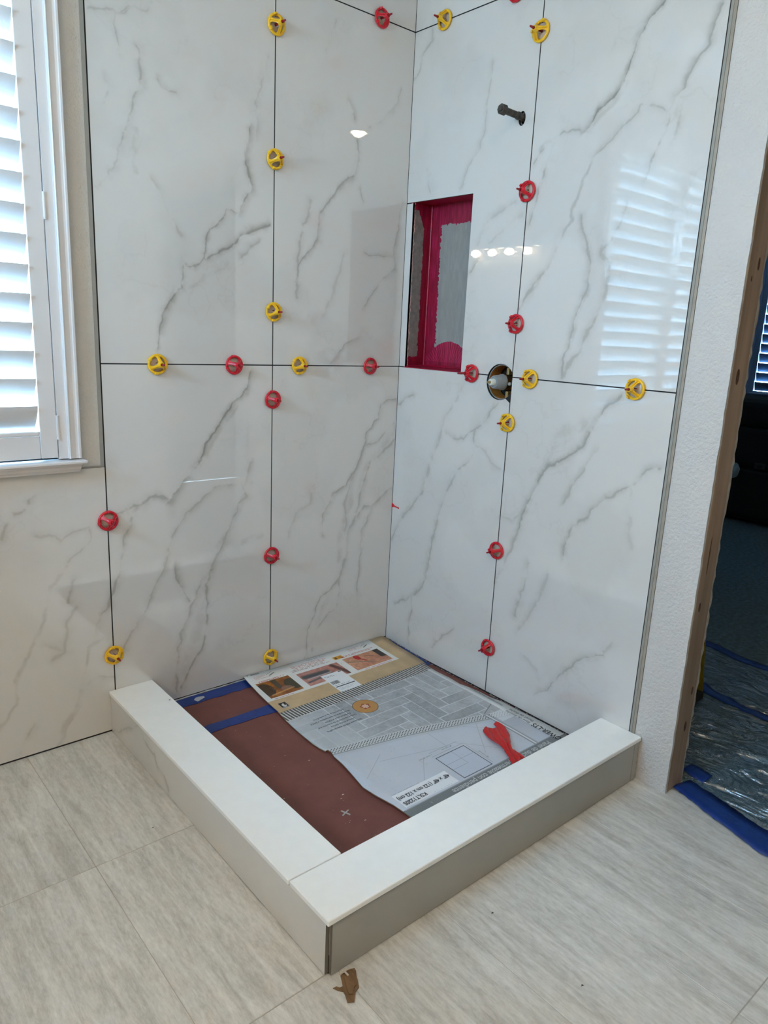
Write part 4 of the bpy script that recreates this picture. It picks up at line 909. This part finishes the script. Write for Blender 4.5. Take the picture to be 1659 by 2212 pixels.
# ------------------------------------------------------------ small scraps
m_krft = mat('torn_cardboard', (.20, .115, .055), .8, bump=.5, bscale=220, var=.22, vscale=90, stretch=(1, .25, 1))
sc = [(-1.2100, -1.2690), (-1.2000, -1.2680), (-1.186, -1.2680), (-1.173, -1.272), (-1.175, -1.280), (-1.183, -1.292), (-1.189, -1.305), (-1.197, -1.318), (-1.209, -1.3215), (-1.226, -1.339), (-1.238, -1.331), (-1.231, -1.314), (-1.229, -1.305), (-1.236, -1.296), (-1.242, -1.285), (-1.233, -1.285), (-1.229, -1.292), (-1.222, -1.293), (-1.217, -1.284)]
b = MB(); b.prism([sc], lambda a, c, h: (a, c, .0004+h+.0035*max(0, math.sin((a-c)*60))*.6), 0, .0016); b.prism([[(x*.62+(-1.205)*.38, y*.62+(-1.30)*.38) for x, y in sc[:12]]], lambda a, c, h: (a, c, .0050+h), 0, .0012)
tag(b.build('torn_cardboard_scrap', m_krft), 'torn brown cardboard scrap on the floor at the curb\'s front corner', 'cardboard scrap')
m_sp = mat('pale_plastic', (.60, .52, .46), .4); m_sp2 = mat('grey_plastic', (.42, .40, .38), .5)
b = MB(); b.prism([[(-1.2125, -1.2665), (-1.188, -1.2675), (-1.188, -1.2715), (-1.1975, -1.2715), (-1.1975, -1.283), (-1.2015, -1.283), (-1.2015, -1.2715), (-1.2125, -1.2705)]], lambda a, c, h: (a, c, .0064+h), 0, .002)
tag(b.build('tee_tile_spacer', m_sp), 'small pale T-shaped tile spacer lying on the torn cardboard scrap', 'tile spacer')
b = MB(); w2 = .0021; Lc = .0155
for a in (.35, .35+P_/2):
    ca, sa = math.cos(a), math.sin(a); b.prism([[(-.8855+u*ca-v*sa, -.862+u*sa+v*ca) for u, v in ((-Lc, -w2), (Lc, -w2), (Lc, w2), (-Lc, w2))]], lambda x, y, h: (x, y, hp(y)+.0003+h), 0, .002 if a < 1 else .0021)
tag(b.build('cross_tile_spacer', m_sp2), 'grey cross-shaped tile spacer lying on the bare maroon tray', 'tile spacer')
m_grit = mat('grit', (.10, .09, .08), .9)
def crumb(x, y, z, s, label, m=m_grit):
    b = MB(); b.add([(x-s, y, z), (x+s*.7, y-s*.6, z), (x+s*.3, y+s*.7, z), (x, y, z+s*.6)], [(0, 2, 1), (0, 1, 3), (1, 2, 3), (2, 0, 3)]); tag(b.build('mortar_crumb', m), label, 'crumb')
crumb(-1.104, -.176, HC+.0004, .0035, 'dark crumb on the left arm of the white curb cap')
crumb(-1.332, -.560, .0002, .0040, 'dark crumb on the floor left of the curb')
crumb(-.805, -1.353, .0002, .0045, 'grey-green crumb on the floor in front of the curb')
crumb(-.804, -1.614, .0002, .0045, 'thin dark sliver on the floor near the picture bottom')
crumb(-1.30, -.90, .0002, .003, 'white chip on the floor beside the curb\'s long left face', mat('chip', (.7, .68, .64), .7))
# ------------------------------------------------------------ the next room
NX0, NX1, NYa, NYb = .118, 5.25, -3.7, 2.6
m_carpet = mat('teal_carpet', (.11, .185, .215), .95, bump=1, bscale=140, bdist=.008, var=.35, vscale=45)
m_bedw = mat('bedroom_wall', (.30, .34, .38), .7, bump=.3, bscale=90)
cp = tag(MB().box(NX0, NX1+.12, NYa, NYb, -.06, -.001).build('floor_carpet', m_carpet), kind='structure')
b = MB(); b.box(NX1, NX1+.12, NYa, -1.02, 0, ZC); b.box(NX1, NX1+.12, .90, NYb, 0, ZC); b.box(NX1, NX1+.12, -1.02, .90, 0, .90); b.box(NX1, NX1+.12, -1.02, .90, 2.46, ZC)
tag(b.build('wall_far', m_bedw), kind='structure')
tag(MB().box(NX0, NX1+.12, NYb, NYb+.1, 0, ZC).build('wall_far_left', m_bedw), kind='structure')
tag(MB().box(NX0, NX1+.12, NYa-.1, NYa, 0, ZC).build('wall_far_right', m_bedw), kind='structure')
tag(MB().box(.118, NX1+.12, NYa-.1, NYb+.1, ZC, ZC+.1).build('ceiling_far', m_ceil), kind='structure')
tag(MB().box(.06, .118, .14, NYb+.1, 0, ZC).build('wall_near', m_bedw), kind='structure')
m_shut = mat('blue_shade_lacquer', (.36, .47, .66), .4)  # blue backlit shade of the far shutter frames, put into their colour
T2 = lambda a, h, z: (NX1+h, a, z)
m_shutl = mat('blue_shade_louver', (.16, .22, .32), .4)  # far louvers coloured dark blue to imitate being seen against the light
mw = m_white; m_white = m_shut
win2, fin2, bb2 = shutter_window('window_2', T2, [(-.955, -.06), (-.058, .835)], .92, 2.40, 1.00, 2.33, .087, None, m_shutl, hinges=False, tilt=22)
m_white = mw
# clear plastic sheeting taped over the carpet
def sheet_mat():
    m = D.materials.new('clear_sheeting'); m.use_nodes = True; t = m.node_tree; t.nodes.clear(); N = t.nodes.new; Lk = t.links.new
    o = N('ShaderNodeOutputMaterial'); m1 = N('ShaderNodeMixShader'); m2 = N('ShaderNodeMixShader'); tr_ = N('ShaderNodeBsdfTransparent'); gl = N('ShaderNodeBsdfGlossy'); df = N('ShaderNodeBsdfDiffuse')
    tr_.inputs[0].default_value = (.80, .88, .90, 1); gl.inputs['Roughness'].default_value = .16; df.inputs[0].default_value = (.30, .42, .52, 1)
    ge = N('ShaderNodeNewGeometry'); mp = N('ShaderNodeMapping'); mp.inputs['Scale'].default_value = (2.2, .9, 1); mp.inputs['Rotation'].default_value = (0, 0, .5)
    n = N('ShaderNodeTexNoise'); n.inputs['Scale'].default_value = 7; n.inputs['Detail'].default_value = 5; n.inputs['Distortion'].default_value = 1.6
    b = N('ShaderNodeBump'); b.inputs['Distance'].default_value = .05; b.inputs['Strength'].default_value = 1.0
    Lk(ge.outputs['Position'], mp.inputs[0]); Lk(mp.outputs[0], n.inputs[0]); Lk(n.outputs['Fac'], b.inputs['Height']); Lk(b.outputs[0], gl.inputs['Normal'])
    m1.inputs[0].default_value = .20; m2.inputs[0].default_value = .34
    Lk(tr_.outputs[0], m1.inputs[1]); Lk(df.outputs[0], m1.inputs[2]); Lk(m1.outputs[0], m2.inputs[1]); Lk(gl.outputs[0], m2.inputs[2]); Lk(m2.outputs[0], o.inputs[0]); return m
m_sheet = sheet_mat()
b = MB(); nx, ny = 70, 90; X0, X1, Y0, Y1 = .045, 1.27, -2.2, -.45
def hs(x, y):
    v = noise.noise(Vector((x*9+y*5, y*3.2-x*3, 1.3)))*.5+noise.noise(Vector((x*24-y*6, y*9+x*5, 4.1)))*.25
    e_ = min(1, max(0, (min(x-.10, 1.24-x))/.12)); r_ = min(1, .25+abs(x-.79)/.12)
    return .003+e_*r_*(.010*max(0, v+.15)+.009*max(0, 1-abs(noise.noise(Vector((x*5+y*3.5, y*2.2-x, 9))))*9))
b.add([(X0+(X1-X0)*i/nx, Y0+(Y1-Y0)*j/ny, hs(X0+(X1-X0)*i/nx, Y0+(Y1-Y0)*j/ny)) for j in range(ny+1) for i in range(nx+1)], [(j*(nx+1)+i, j*(nx+1)+i+1, (j+1)*(nx+1)+i+1, (j+1)*(nx+1)+i) for j in range(ny) for i in range(nx)])
b = b  # cut away what would pass through the wall by the doorway
keep = [f for f in b.f if not any(b.v[i][0] < .121 and (b.v[i][1] > DY-.004 or b.v[i][1] < DO1+.002) for i in f)]
b.f = keep; b.mi = [0]*len(keep)
sh = b.build('plastic_sheeting', m_sheet, smooth=True); tag(sh, 'clear wrinkled plastic sheeting spread over the dark carpet beyond the doorway', 'plastic sheet')
def ftape(pts, z, label, seed=1):
    """tape strip over a centre line of (x, y, half width)"""
    rr = random.Random(seed); A_, B_ = [], []; P3 = [Vector((x, y)) for x, y, h in pts]; b = MB(); vs = []
    fine = []
    for i in range(len(pts)-1):
        for k in range(8): t = k/8; fine.append([pts[i][q]*(1-t)+pts[i+1][q]*t for q in range(3)])
    fine.append(list(pts[-1]))
    for i, (x, y, h) in enumerate(fine):
        a, c = fine[max(i-1, 0)], fine[min(i+1, len(fine)-1)]; d = Vector((c[0]-a[0], c[1]-a[1])).normalized(); n = Vector((-d.y, d.x))
        for s in (-1, -.4, .3, 1):
            q = Vector((x, y))+n*s*(h+(rr.uniform(-.003, .003) if abs(s) == 1 else 0)); vs.append((q.x, q.y, hs(q.x, q.y)+.0022+rr.uniform(0, .0015)+(.0015 if abs(s) < 1 else 0)))
    b.add(vs, [(i*4+j, i*4+j+1, (i+1)*4+j+1, (i+1)*4+j) for i in range(len(fine)-1) for j in range(3)])
    o = b.build('blue_tape_strip', m_blue, smooth=True); so = o.modifiers.new('t', 'SOLIDIFY'); so.thickness = .0006
    tag(o, label, 'tape', 'blue tape strips holding the plastic sheeting'); return o
ftape([(.094, -1.366, .040), (.070, -1.46, .046), (.042, -1.56, .050), (.014, -1.68, .055), (0, -1.82, .055), (-.005, -2.0, .055), (-.005, -2.2, .055)], .034, 'wide blue tape strip across the doorway threshold, edge of the sheeting', 2)
ftape([(.19, -1.335, .026), (.185, -1.37, .028), (.18, -1.412, .026)], .036, 'short torn blue tape piece at the foot of the door stud', 3)
ftape([(.86, -1.00, .026), (.80, -1.12, .026), (.775, -1.25, .026), (.77, -1.40, .026), (.75, -1.6, .026)], .038, 'thin blue tape seam running across the middle of the sheeting', 4)
ftape([(1.29, -.75, .03), (1.285, -.90, .03), (1.245, -1.03, .03), (1.24, -1.17, .03), (1.23, -1.4, .03)], .036, 'blue tape strip along the far edge of the sheeting', 5)
# stepladder leaning behind the wall end
la = empty('stepladder', (.67, -1.1, 0)); tag(la, 'yellow stepladder standing on the plastic sheeting behind the door stud', 'ladder')
m_ylad = mat('ladder_yellow', (.26, .205, .012), .45, var=.2, vscale=40); m_rub = mat('rubber_foot', (.02, .02, .02), .8)
def rail(x0, y0, x1, y1, zt):
    b = MB(); w_, d_ = .019, .034; v = []
    for (x, y, z) in ((x0, y0, .03), (x1, y1, zt)):
        for a, c in ((-w_, -d_), (w_, -d_), (w_, d_), (-w_, d_), (-w_, d_-.006), (w_-.006, d_-.006), (w_-.006, -d_+.006), (-w_, -d_+.006)): v.append((x+c, y+a, z))
    n = 8; b.add(v, [(i, (i+1) % n, (i+1) % n+n, i+n) for i in range(n)]+[tuple(range(n)), tuple(range(n, 2*n))]); return b
li = Matrix.Translation((-.67, 1.1, 0))
def lfin(o): o.parent = la; o.matrix_parent_inverse = li; return o
for x0, y0, x1, y1 in ((.655, -1.118, .30, -1.118), (.655, -.68, .30, -.70)):
    lfin(rail(x0, y0, x1, y1, 1.78).build('rail', m_ylad)); b = MB(); b.box(x0-.036, x0+.036, y0-.022, y0+.022, .019, .055); lfin(b.build('foot', m_rub, bevel=.004))
for k in range(5):
    z = .30+.30*k; t = z/1.78; x = .655-.355*t; lfin(MB().box(x-.04, x+.04, -1.10, -.70, z, z+.03).build('step', m_metal, bevel=.003))
lfin(MB().box(.235, .365, -1.14, -.68, 1.78, 1.82).build('top_cap', m_ylad, bevel=.006))
# black leather recliner sofa seen from behind
m_lea = mat('black_leather', (.006, .008, .010), .42, bump=.25, bscale=70, var=.2)
so = empty('sofa', (4.3, -.6, 0)); tag(so, 'black leather sofa standing in front of the far shuttered window', 'sofa'); si = Matrix.Translation((-4.3, .6, 0))
def sfin(o): o.parent = so; o.matrix_parent_inverse = si; return o
def slab(x0, x1, y0, y1, z0, z1, r, name):
    o = sfin(MB().box(x0, x1, y0, y1, z0, z1).build(name, m_lea, bevel=r, segs=5)); return o
slab(3.96, 4.72, -1.75, .62, .03, .46, .05, 'base'); slab(3.95, 4.22, -1.75, .60, .44, .80, .06, 'back_panel'); slab(3.92, 4.26, -1.73, .58, .76, 1.045, .10, 'headrest_roll')
slab(3.98, 4.75, .56, .80, .03, .66, .08, 'armrest'); slab(3.98, 4.75, -1.98, -1.72, .03, .66, .08, 'armrest'); slab(4.20, 4.78, -1.72, .56, .40, .56, .06, 'seat_cushion')
b = MB(); b.box(3.943, 3.952, .052, .135, .462, .508); o = sfin(b.build('control_plate', mat('control_plate', (.05, .06, .065), .3, metal=.4), bevel=.002)); b = MB(); b.box(3.940, 3.944, .075, .112, .476, .494); b.build('button', m_dark, bevel=.001).parent = o
# white cloth hanging on the sofa
b = MB(); vs = []; rows = 10; cols = 18
for i in range(rows+1):
    for j in range(cols):
        u = P_*i/rows; v = 2*P_*j/cols; f_ = 1+.10*math.sin(3*v+u*2)+.06*math.sin(7*v-3*u)
        vs.append((3.925+.028*math.sin(u)*math.cos(v)*f_, .283+.050*math.sin(u)*math.sin(v)*f_, .425+.058*math.cos(u)*f_-.25*(.05*math.sin(u)*math.sin(v))))
b.add(vs, [(i*cols+j, i*cols+(j+1) % cols, (i+1)*cols+(j+1) % cols, (i+1)*cols+j) for i in range(rows) for j in range(cols)])
o = b.build('white_cloth', mat('white_cloth', (.6, .72, .75), .8, bump=.3, bscale=60), smooth=True); tag(o, 'small crumpled white cloth hanging on the back of the black sofa', 'cloth')
